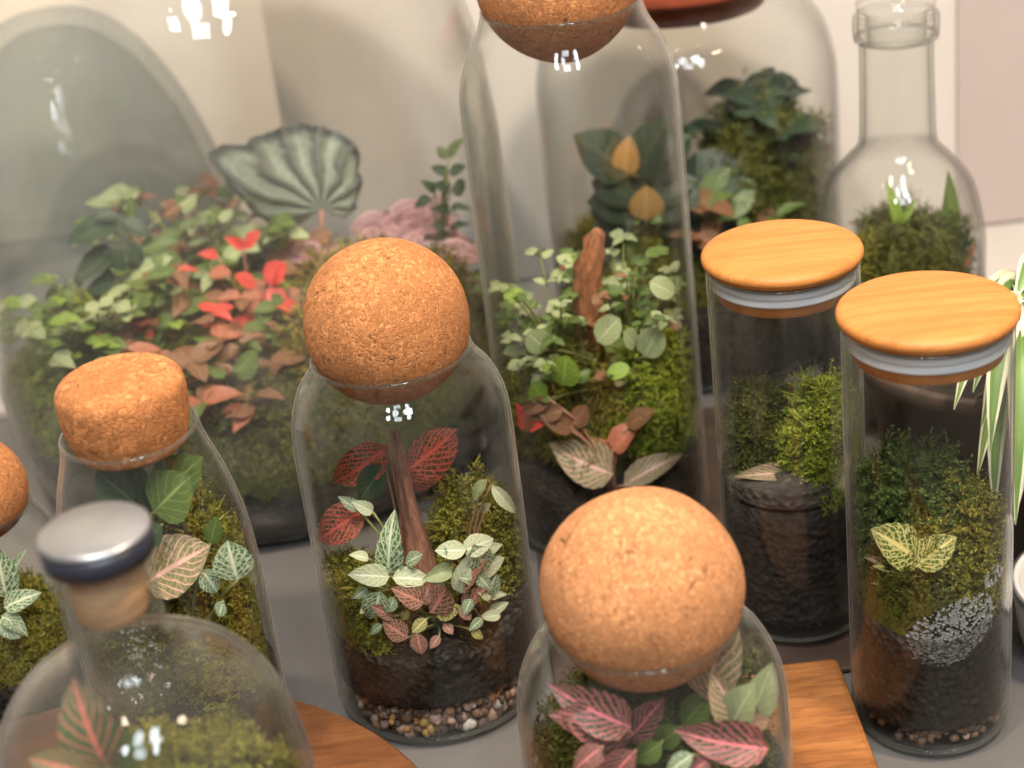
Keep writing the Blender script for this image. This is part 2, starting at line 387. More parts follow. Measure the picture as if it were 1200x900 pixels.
slab('wall_ledge', -1.2, 1.2, 1.10, 1.46, -.02, .004, plain_mat('pale_ledge', (.38, .355, .33), .6, .05, 6, .05, .2))
slab('wall_left', -1.6, -.138, 1.43, 1.6, .006, 2.4, WALL_LIT)
slab('wall_back', -.138, .338, 1.215, 1.6, .006, 2.4, WALL_SHADED)
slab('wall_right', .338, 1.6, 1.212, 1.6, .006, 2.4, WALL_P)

# ------------------------------------------------------------------ vessels
def ball(r, seed=0, flat=None):
    V, F = lathe([(0, -r)] + [(r * math.cos(R(a)), r * math.sin(R(a))) for a in range(-84, 85, 6)] + [(0, r)], 64)
    rnd = random.Random(seed); ph = [rnd.uniform(0, 6) for _ in range(6)]
    o = []
    for v in V:
        x, y, z = v; k = 1 + .011 * math.sin(x * 120 + ph[0]) * math.sin(y * 110 + ph[1]) + .005 * math.sin(z * 140 + ph[2])
        o.append((x * k, y * k, z * k))
    return o, F
VES = []
def register(loc, outer, t):
    z = np.array([p[1] for p in outer[2:]]); rr = np.array([p[0] for p in outer[2:]]); o = np.argsort(z, kind='stable')
    VES.append((Vector(loc), z[o] + loc.z, rr[o] - t - .0008))
def wobble(V, seed, k=.0035):
    return [(x * q, y * q, z) for x, y, z in V for q in [1 + k * math.sin(3 * math.atan2(y, x) + z * 40 + seed) * math.sin(z * 60 + seed * 2) + k * .6 * math.sin(7 * math.atan2(y, x) - z * 90 + seed)]]
def jar(name, label, loc, outer, t, glass=GLASS, seg=96, tb=None):
    th = thing(name, label, 'jar', loc)
    V, F = lathe(shell(outer, t, tb), seg); mk('glass_body', wobble(V, loc[0] * 50, .003), F, glass, th); register(loc, outer, t)
    k = next(i for i, p in enumerate(outer) if p[1] > .003); fr, fz = outer[k]; q = .0011
    V, F = lathe([(fr - .0004 + q * math.cos(a * math.pi / 4), fz + q * math.sin(a * math.pi / 4)) for a in range(9)], seg); mk('foot_glow_ring', V, F, GLASS_FOOT_GLOW, th)  # added pale ring, paints the bright refraction line along the foot
    rt, zt = outer[-1]; q = .00085
    V, F = lathe([(rt - t * .5 + q * 1.15 * math.cos(k * math.pi / 5), zt + q * math.sin(k * math.pi / 5)) for k in range(11)], seg); mk('rim', V, F, GLASS_RIM, th)
    return th
def cyl_prof(Rj, h, rb, shoulder):
    """cylinder with a rounded foot then the shoulder points"""
    return [(0, .0015), (Rj * .45, .001), (Rj - rb, 0)] + arc(Rj - rb, rb, rb, -80, 0, 6) + [(Rj, h * .5)] + shoulder

# centre jar with cork ball
CJ = Vector((-.0520, .728, 0)); CR = .0505
th = jar('terrarium_jar', 'cylindrical glass terrarium jar with cork ball, white and pink veined plants, centre front', CJ,
         cyl_prof(CR, .19, .012, curve_prof([(CR, .138), (CR * .978, .155), (.0448, .1685), (.0390, .1762), (.0362, .1835)], 5)), .0013)
V, F = ball(.0370, 1); mk('cork_ball', V, F, CORK, th, loc=(0, 0, .198))
# front jar with cork ball
FJ = Vector((.039, .57, .018)); FR = .0530
th = jar('terrarium_jar', 'squat glass jar with the largest pale cork ball, on the orange board in front', FJ,
         cyl_prof(FR, .11, .012, curve_prof([(FR, .066), (FR * .978, .084), (.0468, .0985), (.0405, .1075), (.0375, .115)], 5)), .0013)
V, F = ball(.0385, 2); mk('cork_ball', V, F, CORK_SMOOTH, th, loc=(0, 0, .1275))
# tall jar with cork ball cut off by the top of the picture
TJ = Vector((.046, .868, .0032)); TR = .0555
th = jar('terrarium_jar', 'tall glass jar behind, its cork ball cut off by the top of the photo', TJ,
         cyl_prof(TR, .29, .012, curve_prof([(TR, .230), (TR * .98, .252), (.0492, .269), (.0430, .280), (.0395, .2905)], 5)), .0014, GLASS)
V, F = ball(.0405, 3); mk('cork_ball', V, F, CORK_C, th, loc=(0, 0, .3035))
# far left jar with cork ball
SJ = Vector((-.262, .76, 0)); SR = .036
th = jar('terrarium_jar', 'small glass jar with cork ball at the left edge of the photo', SJ,
         cyl_prof(SR, .10, .010, curve_prof([(SR, .075), (SR * .985, .086), (SR * .9, .098), (.0275, .107), (.0255, .112)], 4)), .0012)
V, F = ball(.0265, 4); mk('cork_ball', V, F, CORK, th, loc=(0, 0, .1235))
# left jar with cork stopper
LJ = Vector((-.158, .66, .02)); LR = .0420
th = jar('terrarium_jar', 'tapered glass jar closed with a thick rounded cork stopper, left side', LJ,
         cyl_prof(LR, .17, .010, curve_prof([(LR, .10), (.0400, .125), (.0352, .148), (.0300, .165), (.0284, .1735)], 5)), .0013)
V, F = lathe([(0, .1640), (.016, .1640)] + arc(.0200, .1675, .0035, -80, 0, 4) + [(.0255, .174), (.0262, .179), (.0265, .187)] + arc(.0190, .1895, .0075, 0, 80, 6) + [(.012, .1974), (0, .1978)], 64)
mk('cork_stopper', V, F, CORK_B, th, loc=(0, 0, .002))

def bamboo_jar(label, loc, Rj, h, glass):
    th = jar('bamboo_lid_jar', label, loc, cyl_prof(Rj, h, .011, [(Rj, h * .9), (Rj, h)]), .0013, glass)
    V, F = lathe([(0, h + .0012), (Rj * .7, h + .0012), (Rj + .0005, h + .0015)] + arc(Rj - .0012, h + .0045, .003, -60, 60, 5) + [(Rj - .0016, h + .0078), (Rj * .6, h + .0086), (0, h + .0088)], 80)
    lid = mk('lid', V, F, BAMBOO, th)
    V, F = lathe([(0, h - .0145), (Rj - .0055, h - .0145), (Rj - .0045, h - .0138), (Rj - .0045, h + .001), (0, h + .001)], 64); mk('plug', V, F, BAMBOO, lid)
    prof = [(Rj - .0044, h - .0092)]
    for k in range(2): prof += [(Rj - .0030, h - .0090 + k * .0040), (Rj - .0017, h - .0076 + k * .0040), (Rj - .0030, h - .0060 + k * .0040)]
    prof += [(Rj - .0044, h - .0012)]
    V, F = lathe(prof, 64); mk('silicone_ring', V, F, SILICONE, lid)
    return th
RJ = Vector((.1715, .66, 0)); BJ = Vector((.1290, .752, .0032)); RR = .0352
bamboo_jar('straight glass jar with round bamboo lid nearest the right edge, standing on the grey table', RJ, RR, .1985, GLASS)
bamboo_jar('straight glass jar with bamboo lid just behind the other bamboo lidded jar', BJ, .0350, .1895, GLASS_MIST)

# bottle front left
PJ = Vector((-.138, .50, .02)); PR = .0540
prof = [(0, .002), (PR * .5, .001)] + arc(PR - .012, .012, .012, -80, 0, 5) + curve_prof([(PR, .05), (PR, .102), (PR * .985, .122), (PR * .90, .143), (PR * .73, .158), (PR * .52, .1665), (.0200, .171), (.0166, .176), (.0160, .183), (.0160, .2), (.0176, .2025), (.0178, .2065)], 4)
th = thing('stoppered_bottle', 'round shouldered glass bottle with silver topped stopper, blurred in the front left corner', 'bottle', PJ)
register(PJ, prof, .0021); V, F = lathe(shell(prof, .0021), 96); mk('glass_body', V, F, GLASS_MURKY, th)
SILVER = plain_mat('brushed_silver', (.27, .28, .30), .34, .12, 40, .02, .5, Metallic=.85)
NAVY = plain_mat('navy_plastic', (.012, .014, .024), .3, .1)
V, F = lathe([(0, .2085), (.0172, .2085), (.0180, .2090), (.0182, .2160), (0, .2160)], 64); st = mk('stopper', V, F, NAVY, th)
V, F = lathe([(0, .2162), (.0176, .2162), (.0183, .2166), (.0182, .2176), (.0172, .2184), (0, .2186)], 64); mk('metal_disc', V, F, SILVER, st)
V, F = lathe([(0, .187), (.0112, .187), (.0120, .189), (.0127, .2083), (0, .2083)], 48); mk('cork_plug', V, F, wood_mat('natural_cork', (.30, .15, .075), (.52, .30, .16), (.66, .42, .25), (30, 30, 160), .7), st)

# bottle back right
GJ = Vector((.234, .962, 0)); GR = .0490
prof = [(0, .002), (GR * .5, .001)] + arc(GR - .010, .010, .010, -80, 0, 5) + curve_prof([(GR, .04), (GR, .095), (GR * .985, .115), (GR * .86, .142), (GR * .62, .158), (.0235, .1655), (.0215, .172), (.0208, .19), (.0205, .226), (.0232, .2285), (.0236, .240), (.0222, .2425)], 4)
th = thing('glass_bottle', 'clear long necked glass bottle with moss inside, back right', 'bottle', GJ)
register(GJ, prof, .0022); V, F = lathe(shell(prof, .0022), 96); mk('glass_body', V, F, GLASS_GREEN, th)
V, F = lathe([(0, .226), (.0165, .226), (.0172, .2445), (.0215, .2455), (.0218, .2490), (.0150, .2515), (.0140, .262), (0, .263)], 48); mk('glass_stopper', V, F, GLASS_MIST, th)

# red lidded jar at the back
DJ = Vector((.132, 1.095, 0)); DR = .0950
th = jar('terrarium_jar', 'wide glass jar with reddish wooden lid at the back', DJ,
         cyl_prof(DR, .24, .015, curve_prof([(DR, .17), (DR * .985, .19), (DR * .90, .215), (.068, .232), (.058, .2385)], 5)), .0016, GLASS)
V, F = lathe([(0, .226), (.052, .226), (.0535, .2395), (.064, .2400), (.0655, .243), (.0650, .252), (.062, .255), (0, .256)], 72); mk('wooden_lid', V, F, REDWOOD, th)

# big misted terrarium
BG = Vector((-.150, 1.020, 0)); BR = .160
th = jar('terrarium_vessel', 'largest misted glass terrarium full of red and green plants, left back', BG,
         [(0, .002), (BR * .5, .001), (BR * .80, 0)] + curve_prof([(BR * .86, .004), (BR * .95, .022), (BR, .06), (BR * 1.01, .12), (BR, .20), (BR * .96, .25), (BR * .86, .30), (BR * .70, .335), (BR * .60, .35)], 5), .0020, GLASS_FOG, 112)
V, F = lathe([(0, .340), (.088, .340), (.092, .3525), (.103, .353), (.105, .358), (.104, .372), (0, .374)], 72); mk('wooden_lid', V, F, REDWOOD, th)

# smoky bell
CL = Vector((-.300, 1.285, 0))
th = thing('bell_cloche', 'empty smoky grey glass bell standing behind the largest terrarium', 'cloche', CL)
prof = curve_prof([(.116, 0), (.115, .02), (.110, .07), (.100, .115), (.084, .160), (.062, .198), (.034, .222), (.0, .229)], 6)
inn = [(max(r - .011, 0), z - (.010 if r < .09 else .0) * (1 - r / .116) * 1.4) for r, z in prof]; inn[0] = (inn[0][0], 0.0)
V, F = lathe(inn[::-1] + prof, 96); mk('glass_body', V, F, GLASS_GREY, th)

# ------------------------------------------------------------------ contents: soil, gravel, moss
rng = np.random.default_rng(7)
def hills(x, y, s, amp, seed):
    return amp * (np.sin(x * s + seed) * np.cos(y * s * .9 + seed * 2) + .5 * np.sin(x * s * 2.3 + y * s * 1.7 + seed * 3))
def soil(label, loc, r, z0, z1, mat=SOIL, amp=.004, slope=(0, 0), foot=.010, seg=64):
    """soil body filling a vessel; uneven top, sloping by slope"""
    prof = [(0, z0), (max(r - foot * .8, .01), z0), (r - foot * .25, z0 + foot * .3), (r, z0 + foot)]
    k = 5
    prof += [(r, z0 + foot + (z1 - z0 - foot) * i / k) for i in range(1, k + 1)] + [(r * q, z1) for q in (.97, .85, .7, .5, .3, .12)] + [(0, z1)]
    V, F = lathe(prof, seg); V = np.array(V)
    t = np.clip((V[:, 2] - z0 - foot) / (z1 - z0 - foot), 0, 1)
    V[:, 2] += t * (hills(V[:, 0], V[:, 1], 70, amp, loc[0] * 90) + V[:, 0] * slope[0] + V[:, 1] * slope[1])
    o = mk('soil', V, F, mat, loc=loc); tag(o, label, 'soil', kind='stuff'); return o
def pebble_mesh(i):
    rnd = random.Random(i); import bmesh
    bm = bmesh.new(); bmesh.ops.create_icosphere(bm, subdivisions=1, radius=1)
    s = (rnd.uniform(.8, 1.2), rnd.uniform(.7, 1.0), rnd.uniform(.55, .8))
    for v in bm.verts: v.co = Vector((v.co.x * s[0], v.co.y * s[1], v.co.z * s[2])) * rnd.uniform(.86, 1.12)
    V = [v.co.copy() for v in bm.verts]; F = [[v.index for v in f.verts] for f in bm.faces]; bm.free(); return V, F
PEB = [pebble_mesh(i) for i in range(6)]
def stones(n, r0, r1, z0, z1, size, seed, thf=None):
    """one mesh of many small stones lying in a ring against the glass"""
    g = np.random.default_rng(seed); V = []; F = []; off = 0
    for i in range(n):
        pv, pf = PEB[i % 6]; a = g.uniform(0, 2 * math.pi); r = math.sqrt(g.uniform(r0 * r0, r1 * r1)); s = size * g.uniform(.6, 1.25)
        M3 = Euler(tuple(g.uniform(0, 6, 3))).to_matrix(); z = g.uniform(z0, z1); r = min(r, r1 - s)
        V += [M3 @ (p * s) + Vector((r * math.cos(a), r * math.sin(a), z)) for p in pv]; F += [tuple(k + off for k in q) for q in pf]; off += len(pv)
    return V, F
def sprigs(P, Nn, ln, nl, lw, seed, lean=.5, curl=.4):
    """moss: at every point a little curved shoot with nl tiny leaflets; returns verts, tris (one island per shoot)"""
    g = np.random.default_rng(seed); n = len(P)
    Nn = Nn + g.normal(0, lean, (n, 3)); Nn /= np.linalg.norm(Nn, axis=1, keepdims=True)
    t1 = np.cross(Nn, g.normal(0, 1, (n, 3))); t1 /= np.linalg.norm(t1, axis=1, keepdims=True); t2 = np.cross(Nn, t1)
    Ls = ln * g.uniform(.55, 1.3, (n, 1)); V = []; F = []
    # stem: thin triangle strip
    tip = P + Nn * Ls + t1 * Ls * curl * g.uniform(0, 1, (n, 1))
    mid = P + Nn * Ls * .55 + t1 * Ls * curl * .2
    w = lw * .22
    blocks = [P - t2 * w, P + t2 * w, mid - t2 * w * .8, mid + t2 * w * .8, tip]; tri = [(0, 1, 3), (0, 3, 2), (2, 3, 4)]
    for k in range(nl):
        u = .25 + .75 * k / max(nl - 1, 1); c = np.where(u < .55, P + (mid - P) * (u / .55), mid + (tip - mid) * ((u - .55) / .45))
        ang = k * 2.4 + g.uniform(0, 6, (n, 1)); d = t1 * np.cos(ang) + t2 * np.sin(ang) + Nn * .7; d /= np.linalg.norm(d, axis=1, keepdims=True)
        s = np.cross(d, Nn); s /= np.linalg.norm(s, axis=1, keepdims=True) + 1e-9
        ll = lw * (1.5 - .6 * u); b = len(blocks)
        ref = 2 if u < .55 else 4
        blocks += [c + d * ll * .5 - s * ll * .26, c + d * ll * .5 + s * ll * .26, c + d * ll]
        tri += [(ref, b, b + 1), (b, b + 2, b + 1)] if k < 0 else [(b, b + 2, b + 1)]
        blocks.append(c); tri.append((b + 3, b, b + 1))
    nb = len(blocks); A = np.stack(blocks, 1).reshape(-1, 3)
    base = (np.arange(n) * nb)[:, None, None]; T = (np.array(tri)[None] + base).reshape(-1, 3)
    return A, T
def fastmesh(name, A, T, mat, parent=None, loc=None):
    me = bpy.data.meshes.new(name); me.vertices.add(len(A)); me.vertices.foreach_set('co', A.astype(np.float32).ravel())
    me.loops.add(T.size); me.loops.foreach_set('vertex_index', T.astype(np.int32).ravel())
    me.polygons.add(len(T)); me.polygons.foreach_set('loop_start', np.arange(0, T.size, 3, dtype=np.int32))
    me.update(calc_edges=True); me.validate(); me.materials.append(mat)
    o = bpy.data.objects.new(name, me); COL.objects.link(o)
    if parent: o.parent = parent
    if loc is not None: o.location = loc
    return o
def moss(label, c, rx, ry, h, n, ln, mat, seed, clip=None, nl=6, lw=.0022, bumps=.18, lean=.45, body=None, name='moss_clump', curl=.4):
    """a cushion: a lumpy low body covered with shoots; clip=(centre, radius) keeps it inside its vessel"""
    n = int(n * 1.5); lw *= .78
    g = np.random.default_rng(seed); c = np.array(c, float)
    def surf(a, p):
        k = 1 + bumps * (np.sin(a * 3 + seed) * np.cos(p * 5 + seed) + .6 * np.sin(a * 7 + p * 6 + seed * 2) + .4 * np.sin(a * 13 - p * 11))
        return np.stack([rx * np.cos(a) * np.cos(p) * k, ry * np.sin(a) * np.cos(p) * k, h * np.sin(p) * k], -1)
    def clampv(Q):
        if clip is not None:
            d = Q[:, :2] + c[:2] - np.array(clip[0])[:2]; r = np.linalg.norm(d, axis=1); f = np.minimum(1, clip[1] / np.maximum(r, 1e-9))
            Q[:, :2] = d * f[:, None] + np.array(clip[0])[:2] - c[:2]
        return Q
    na, npn = 28, 9; aa, pp = np.meshgrid(np.linspace(0, 2 * np.pi, na, endpoint=False), np.linspace(-.25, np.pi / 2 - .02, npn))
    B = clampv(surf(aa.ravel(), pp.ravel()) * .93); Fb = []
    for j in range(npn - 1):
        for i in range(na): a = j * na + i; b = j * na + (i + 1) % na; Fb.append((a, b, b + na, a + na))
    Fb.append(tuple((npn - 1) * na + i for i in range(na)))
    th = thing(name, label, 'moss', tuple(c))
    mk('cushion', B, Fb, body or MOSS_DARK, th)
    a = g.uniform(0, 2 * np.pi, n); p = np.arcsin(g.uniform(-.05, 1, n)); P = surf(a, p)
    e = 1e-3; Nn = np.cross(surf(a + e, p) - P, surf(a, p + e) - P); Nn /= np.linalg.norm(Nn, axis=1, keepdims=True) + 1e-12
    Nn[:, 2] += .35; P = clampv(P)
    A, T = sprigs(P, Nn, ln, nl, lw, seed, lean, curl); A = clampv(A)
    s = fastmesh('shoots', A, T, mat, th); s['kind'] = 'stuff'
    return th

# ------------------------------------------------------------------ leaves
def leaf_mesh(name, width=.55, fold=.22, droop=.25, wave=.0, point=.75, nu=7, nv=2, notch=0, mat=None, twist=0., bend=0., curl=0.):
    """unit leaf: base at origin, tip at +Y, face +Z"""
    V = []; F = []; UV = []; nn = 2 * nv + 1
    for i in range(nu + 1):
        u = i / nu; wv = width * .5 * (math.sin(math.pi * min(max(u, .0) ** point, 1)) ** .72 if 0 < u < 1 else 0) + (.012 if i in (0, nu) else 0)
        for j in range(nn):
            s = (j - nv) / nv; x = s * wv; y = u - notch * abs(s) ** 1.5 * (1 - u) ** 2
            z = fold * abs(x) - droop * u * u + wave * math.sin(u * 17 + j) * abs(s)
            z += curl * (x / (wv + 1e-6)) ** 2 * wv * (1 if s > 0 else .6); tw = twist * u
            x, z = x * math.cos(tw) - z * math.sin(tw) * .5 + bend * u * u, z + x * math.sin(tw)
            V.append((x, y, z)); UV.append((u, (s + 1) / 2))
    for i in range(nu):
        for j in range(nn - 1):
            a = i * nn + j; F.append((a, a + 1, a + nn + 1, a + nn))
    me = bpy.data.meshes.new(name); me.from_pydata(V, [], F); me.polygons.foreach_set('use_smooth', [True] * len(F))
    l = me.uv_layers.new(name='UV'); idx = np.empty(len(me.loops), int); me.loops.foreach_get('vertex_index', idx); l.data.foreach_set('uv', np.asarray(UV)[idx].ravel())
    me.materials.append(mat or L_GREEN); me.update(); return me
LM_OVAL = [leaf_mesh('leaf', .66, .25, .22, .01, .85), leaf_mesh('leaf', .60, .38, .34, .015, .80), leaf_mesh('leaf', .70, .16, .12, .012, .88), leaf_mesh('leaf', .62, .30, .45, .02, .80, twist=.5, bend=.10, curl=.3), leaf_mesh('leaf', .68, .05, -.12, .025, .86, twist=-.45, bend=-.08, curl=-.5), leaf_mesh('leaf', .56, .5, .30, .02, .75, twist=.25, bend=-.14, curl=.2)]
LM_ROUND = [leaf_mesh('leaf', .90, .2, .3, .02, .80, twist=.4, bend=.08, curl=.3), leaf_mesh('leaf', .92, .10, .16, .01, .82), leaf_mesh('leaf', .86, .18, .26, .01, .85)]
def disc(w): 
    me = leaf_mesh('leaf', w, .10, .14, .008, .95, 9, 3)
    for v in me.vertices:
        u = min(max(v.co.y, 0), 1); o = math.sin(math.pi * min(u ** .95, 1)) ** .72; n = math.sqrt(max(1 - (2 * u - 1) ** 2, 0))
        if o > 1e-3: v.co.x *= n / o
    return me
LM_DISC = [disc(.95), disc(.86)]
LM_LONG = [leaf_mesh('leaf', .40, .3, .22, .01, .85), leaf_mesh('leaf', .34, .35, .38, .01, .85)]
LM_IVY = [leaf_mesh('leaf', .72, .2, .2, .02, .62, notch=.2), leaf_mesh('leaf', .66, .3, .3, .02, .65, notch=.2)]

def leaf_mat4(p, d, n, L, wscale=1):
    d = Vector(d).normalized(); n = Vector(n); x = d.cross(n)
    if x.length < 1e-4: x = d.cross(Vector((.3, .4, .8)))
    x.normalize(); z = x.cross(d)
    m = Matrix((x * L * wscale, d * L, z * L)).transposed().to_4x4(); m.translation = Vector(p); return m
MCO = {}
def fit_leaf(me, m4):
    """keep a leaf inside the vessel it grows in"""
    p = m4.translation; ves = None
    for c, z, rr in VES:
        if math.hypot(p.x - c.x, p.y - c.y) < max(rr) * 1.12 and c.z - .01 < p.z < z[-1]: ves = (c, z, rr)
    if not ves: return m4
    c, z, rr = ves
    if me.name not in MCO:
        a = np.empty(len(me.vertices) * 3); me.vertices.foreach_get('co', a); MCO[me.name] = a.reshape(-1, 3)
    co = MCO[me.name]
    for it in range(8):
        A = np.array(m4); W = co @ A[:3, :3].T + A[:3, 3]; dx = W[:, 0] - c.x; dy = W[:, 1] - c.y; d = np.hypot(dx, dy)
        ex = d - np.interp(W[:, 2], z, rr); k = int(np.argmax(ex))
        if ex[k] <= 0: break
        if it in (3, 5, 6): m4 = m4 @ Matrix.Scale(.88, 4)
        m4 = Matrix.Translation((-dx[k] / d[k] * ex[k] * 1.05, -dy[k] / d[k] * ex[k] * 1.05, 0)) @ m4
    return m4
def add_leaf(parent, p, d, n, L, meshes, mat, rnd, wscale=1):
    """leaf at world point p (parents are only translated)"""
    me = rnd.choice(meshes); m4 = fit_leaf(me, leaf_mat4(Vector(p), d, n, L, wscale)); add_leaf.base = m4.translation.copy()
    return inst('leaf', me, parent, Matrix.Translation(-parent.location) @ m4, mat)
def px_plant(name, label, cat, base, leaves, meshes, mats, stem=STEM, seed=0, stem_r=.0006, group=None, stems=True, inside=None):
    """leaves listed as (x, y of leaf base, x, y of tip, depth, material index[, width])"""
    rnd = random.Random(seed); base = Vector(base); th = thing(name, label, cat, base, group); parts = []
    for L in leaves:
        x0, y0, x1, y1, dep, mi = L[:6]; ws = L[6] if len(L) > 6 else 1
        a = at(x0, y0, dep); b = at(x1, y1, dep - rnd.uniform(.0, .006)); d = b - a
        nrm = (-CF) * 1.0 + Vector((0, 0, .55)) + Vector((rnd.uniform(-.3, .3), rnd.uniform(-.2, .2), rnd.uniform(-.2, .3)))
        add_leaf(th, a, d, nrm, d.length * 1.06, meshes, mats[mi], rnd, ws)
        if stems:
            q = add_leaf.base - base; parts.append(tube(bez((rnd.uniform(-.003, .003), rnd.uniform(-.002, .002), 0), (q.x * .35, q.y * .35, max(q.z * .75, .002)), q), [stem_r * 1.3] * 3 + [stem_r] * 4, 5))
    if parts:
        V, F = join(parts); mk('stem', V, F, stem, th)
    return th
def gen_plant(name, label, cat, base, n, h, spread, size, meshes, mats, stem=STEM, seed=0, stem_r=.0007, group=None, rosette=4, face=.5, weights=None, clip=None, hmin=.45, top=True):
    """bushy plant: stems rising from base, a rosette of leaves on each and a pair half way up"""
    rnd = random.Random(seed); base = Vector(base); th = thing(name, label, cat, base, group); parts = []
    tocam = (CAM - base).normalized()
    for s in range(n):
        a = rnd.uniform(0, 2 * math.pi); r = spread * math.sqrt(rnd.uniform(.02, 1)); z = h * rnd.uniform(hmin, 1) * (1 - .35 * (r / spread) ** 2)
        q = Vector((r * math.cos(a), r * math.sin(a), z))
        if clip:
            w = base + q; d = Vector((w.x - clip[0][0], w.y - clip[0][1]))
            lim = clip[1] - size * .75
            if d.length > lim: d = d * (lim / d.length); q.x = clip[0][0] + d.x - base.x; q.y = clip[0][1] + d.y - base.y
        pts = bez((rnd.uniform(-.1, .1) * spread, rnd.uniform(-.1, .1) * spread, 0), (q.x * .35, q.y * .35, q.z * .75), q)
        parts.append(tube(pts, [stem_r * (1.4 - .6 * k / 6) for k in range(7)], 5))
        mat = rnd.choices(mats, weights)[0]; a0 = rnd.uniform(0, 6.28)
        nodes = [(6, rosette, 1.0)] + ([(4, 2, .9)] if rnd.random() < .8 else [])
        for (ni, cnt, sc) in nodes:
            for k in range(cnt):
                b = a0 + 2 * math.pi * k / cnt + rnd.uniform(-.3, .3) + ni; el = rnd.uniform(-.15, .55)
                d = Vector((math.cos(b) * math.cos(el), math.sin(b) * math.cos(el), math.sin(el)))
                nrm = Vector((0, 0, 1)) + tocam * face + Vector((rnd.uniform(-.3, .3), rnd.uniform(-.3, .3), 0))
                add_leaf(th, base + pts[ni], d, nrm, size * sc * rnd.uniform(.7, 1.2), meshes, rnd.choices(mats, weights)[0] if rnd.random() < .3 else mat, rnd)
    V, F = join(parts); mk('stem', V, F, stem, th)
    return th
# ------------------------------------------------------------------ wooden boards
th = thing('round_board', 'round brown wooden board under the silver stoppered bottle and tapered cork jar', 'board', (-.200, .575, 0))
V, F = lathe([(0, .001), (.150, .001), (.155, .004), (.156, .010), (.155, .016), (.152, .0195), (.06, .0198), (0, .0198)], 96); mk('wooden_disc', V, F, BOARD2, th)
th = thing('serving_board', 'orange wooden board with slanting grain under the squat cork ball jar', 'board', (.0672, .565, 0))
V, F = rounded_box(.137, .250, .0165, .003); mk('wooden_plank', V, F, BOARD, th, False, loc=(0, 0, .001))

V, F = rounded_box(.164, .285, .0028, .001)
o = mk('dark_mat', V, F, plain_mat('dark_brown_mat', (.040, .025, .018), .6, .2, 60, .2), None, False, loc=(.0845, .8415, .0002)); tag(o, 'dark brown flat mat under the tall jar and rear bamboo lidded jar', 'mat')
def inside(J, r): return ((J.x, J.y), r)
# ------------------------------------------------------------------ centre jar
soil('dark soil layer in the centre cork ball jar', CJ, CR - .0016, .0235, .054, SOIL_WET, .004, (0, .12), foot=.0015)
gb = thing('gravel_bed', 'mixed brown and white pebbles at the bottom of the centre cork ball jar', 'gravel', CJ + Vector((0, 0, .0035)))
rnd = random.Random(5); pm = []
for i in range(6):
    me = bpy.data.meshes.new('pebble'); me.from_pydata(PEB[i][0], [], PEB[i][1]); me.polygons.foreach_set('use_smooth', [True] * len(me.polygons)); me.update(); pm.append(me)
pcols = [plain_mat('pebble_' + n, c, .5, .2, 300) for n, c in (('rose', (.40, .25, .19)), ('orange', (.42, .20, .08)), ('white', (.56, .50, .44)), ('brown', (.18, .10, .06)), ('ochre', (.40, .24, .07)), ('dark', (.09, .06, .045)))]
for me in pm: me.materials.append(pcols[0])
for i in range(120):
    a = R(-150 + 120 * (i % 40) / 39 + rnd.uniform(-2, 2)); lay = i // 40; s = .0033 * rnd.uniform(.55, 1.5)
    r = CR - .0026 - s - rnd.uniform(0, .004); 
    if lay == 0: r = min(r, .0435)
    m4 = Matrix.Translation((r * math.cos(a), r * math.sin(a), .0035 + lay * .0056 + rnd.uniform(-.0015, .0015))) @ Euler((rnd.uniform(0, 6), rnd.uniform(0, 6), rnd.uniform(0, 6))).to_matrix().to_4x4() @ Matrix.Scale(s, 4)
    inst('pebble', rnd.choice(pm), gb, m4, rnd.choices(pcols, [4, 3, 1.5, 5, 2, 4])[0])
V, F = stones(500, 0, .042, .001, .013, .0032, 3); o = mk('inner_gravel', V, F, GRAVEL_D, gb); o['kind'] = 'stuff'
moss('yellow green moss cushion on the left inside the centre cork ball jar', at(420, 690, .72) * 1.0 - Vector((0, 0, .03)), .028, .026, .038, 2600, .006, MOSS, 11, inside(CJ, CR - .0022))
moss('tall yellow green moss mound on the right inside the centre cork ball jar', at(560, 640, .745) - Vector((0, 0, .03)), .027, .024, .056, 3600, .006, MOSS, 12, inside(CJ, CR - .0022))
moss('brownish low moss at the front glass of the centre cork ball jar', at(545, 760, .70) - Vector((0, 0, .012)), .026, .018, .016, 1800, .005, island_mat('brown_moss', [(0, (.03, .018, .006)), (.5, (.12, .07, .02)), (1, (.26, .17, .05))]), 13, inside(CJ, CR - .0022))
# driftwood trunk
def trunk(name, label, pts, rad, seed, seg=32, mat=TRUNK):
    V, F = tube(pts, rad, seg); rnd = random.Random(seed); ph = [rnd.uniform(0, 6) for _ in range(4)]; V2 = []
    n = len(pts)
    for i, v in enumerate(V):
        c = Vector(pts[i // seg]); k = i % seg; a = 2 * math.pi * k / seg
        f = 1 + .30 * abs(math.sin(a * 3.5 + ph[0] + i // seg * .25)) - .12 + .13 * math.sin(a * 9 + ph[1] + i // seg)
        V2.append(c + (Vector(v) - c) * f)
    b = Vector(pts[0]); o = mk(name, [Vector(v) - b for v in V2], F, mat, loc=b); tag(o, label, 'driftwood'); return o
P0 = at(489, 678, .722); P1 = at(480, 600, .724); P2 = at(462, 505, .728)
trunk('driftwood', 'brown ridged driftwood trunk in the centre cork ball jar', [P0 - Vector((0, 0, .02)), P0, P0.lerp(P1, .35), P0.lerp(P1, .7), P1, P1.lerp(P2, .5), P2], [.0115, .0098, .0078, .0056, .0038, .0028, .0018], 3)
cb = CJ + Vector((0, -.005, .058))
W = .694
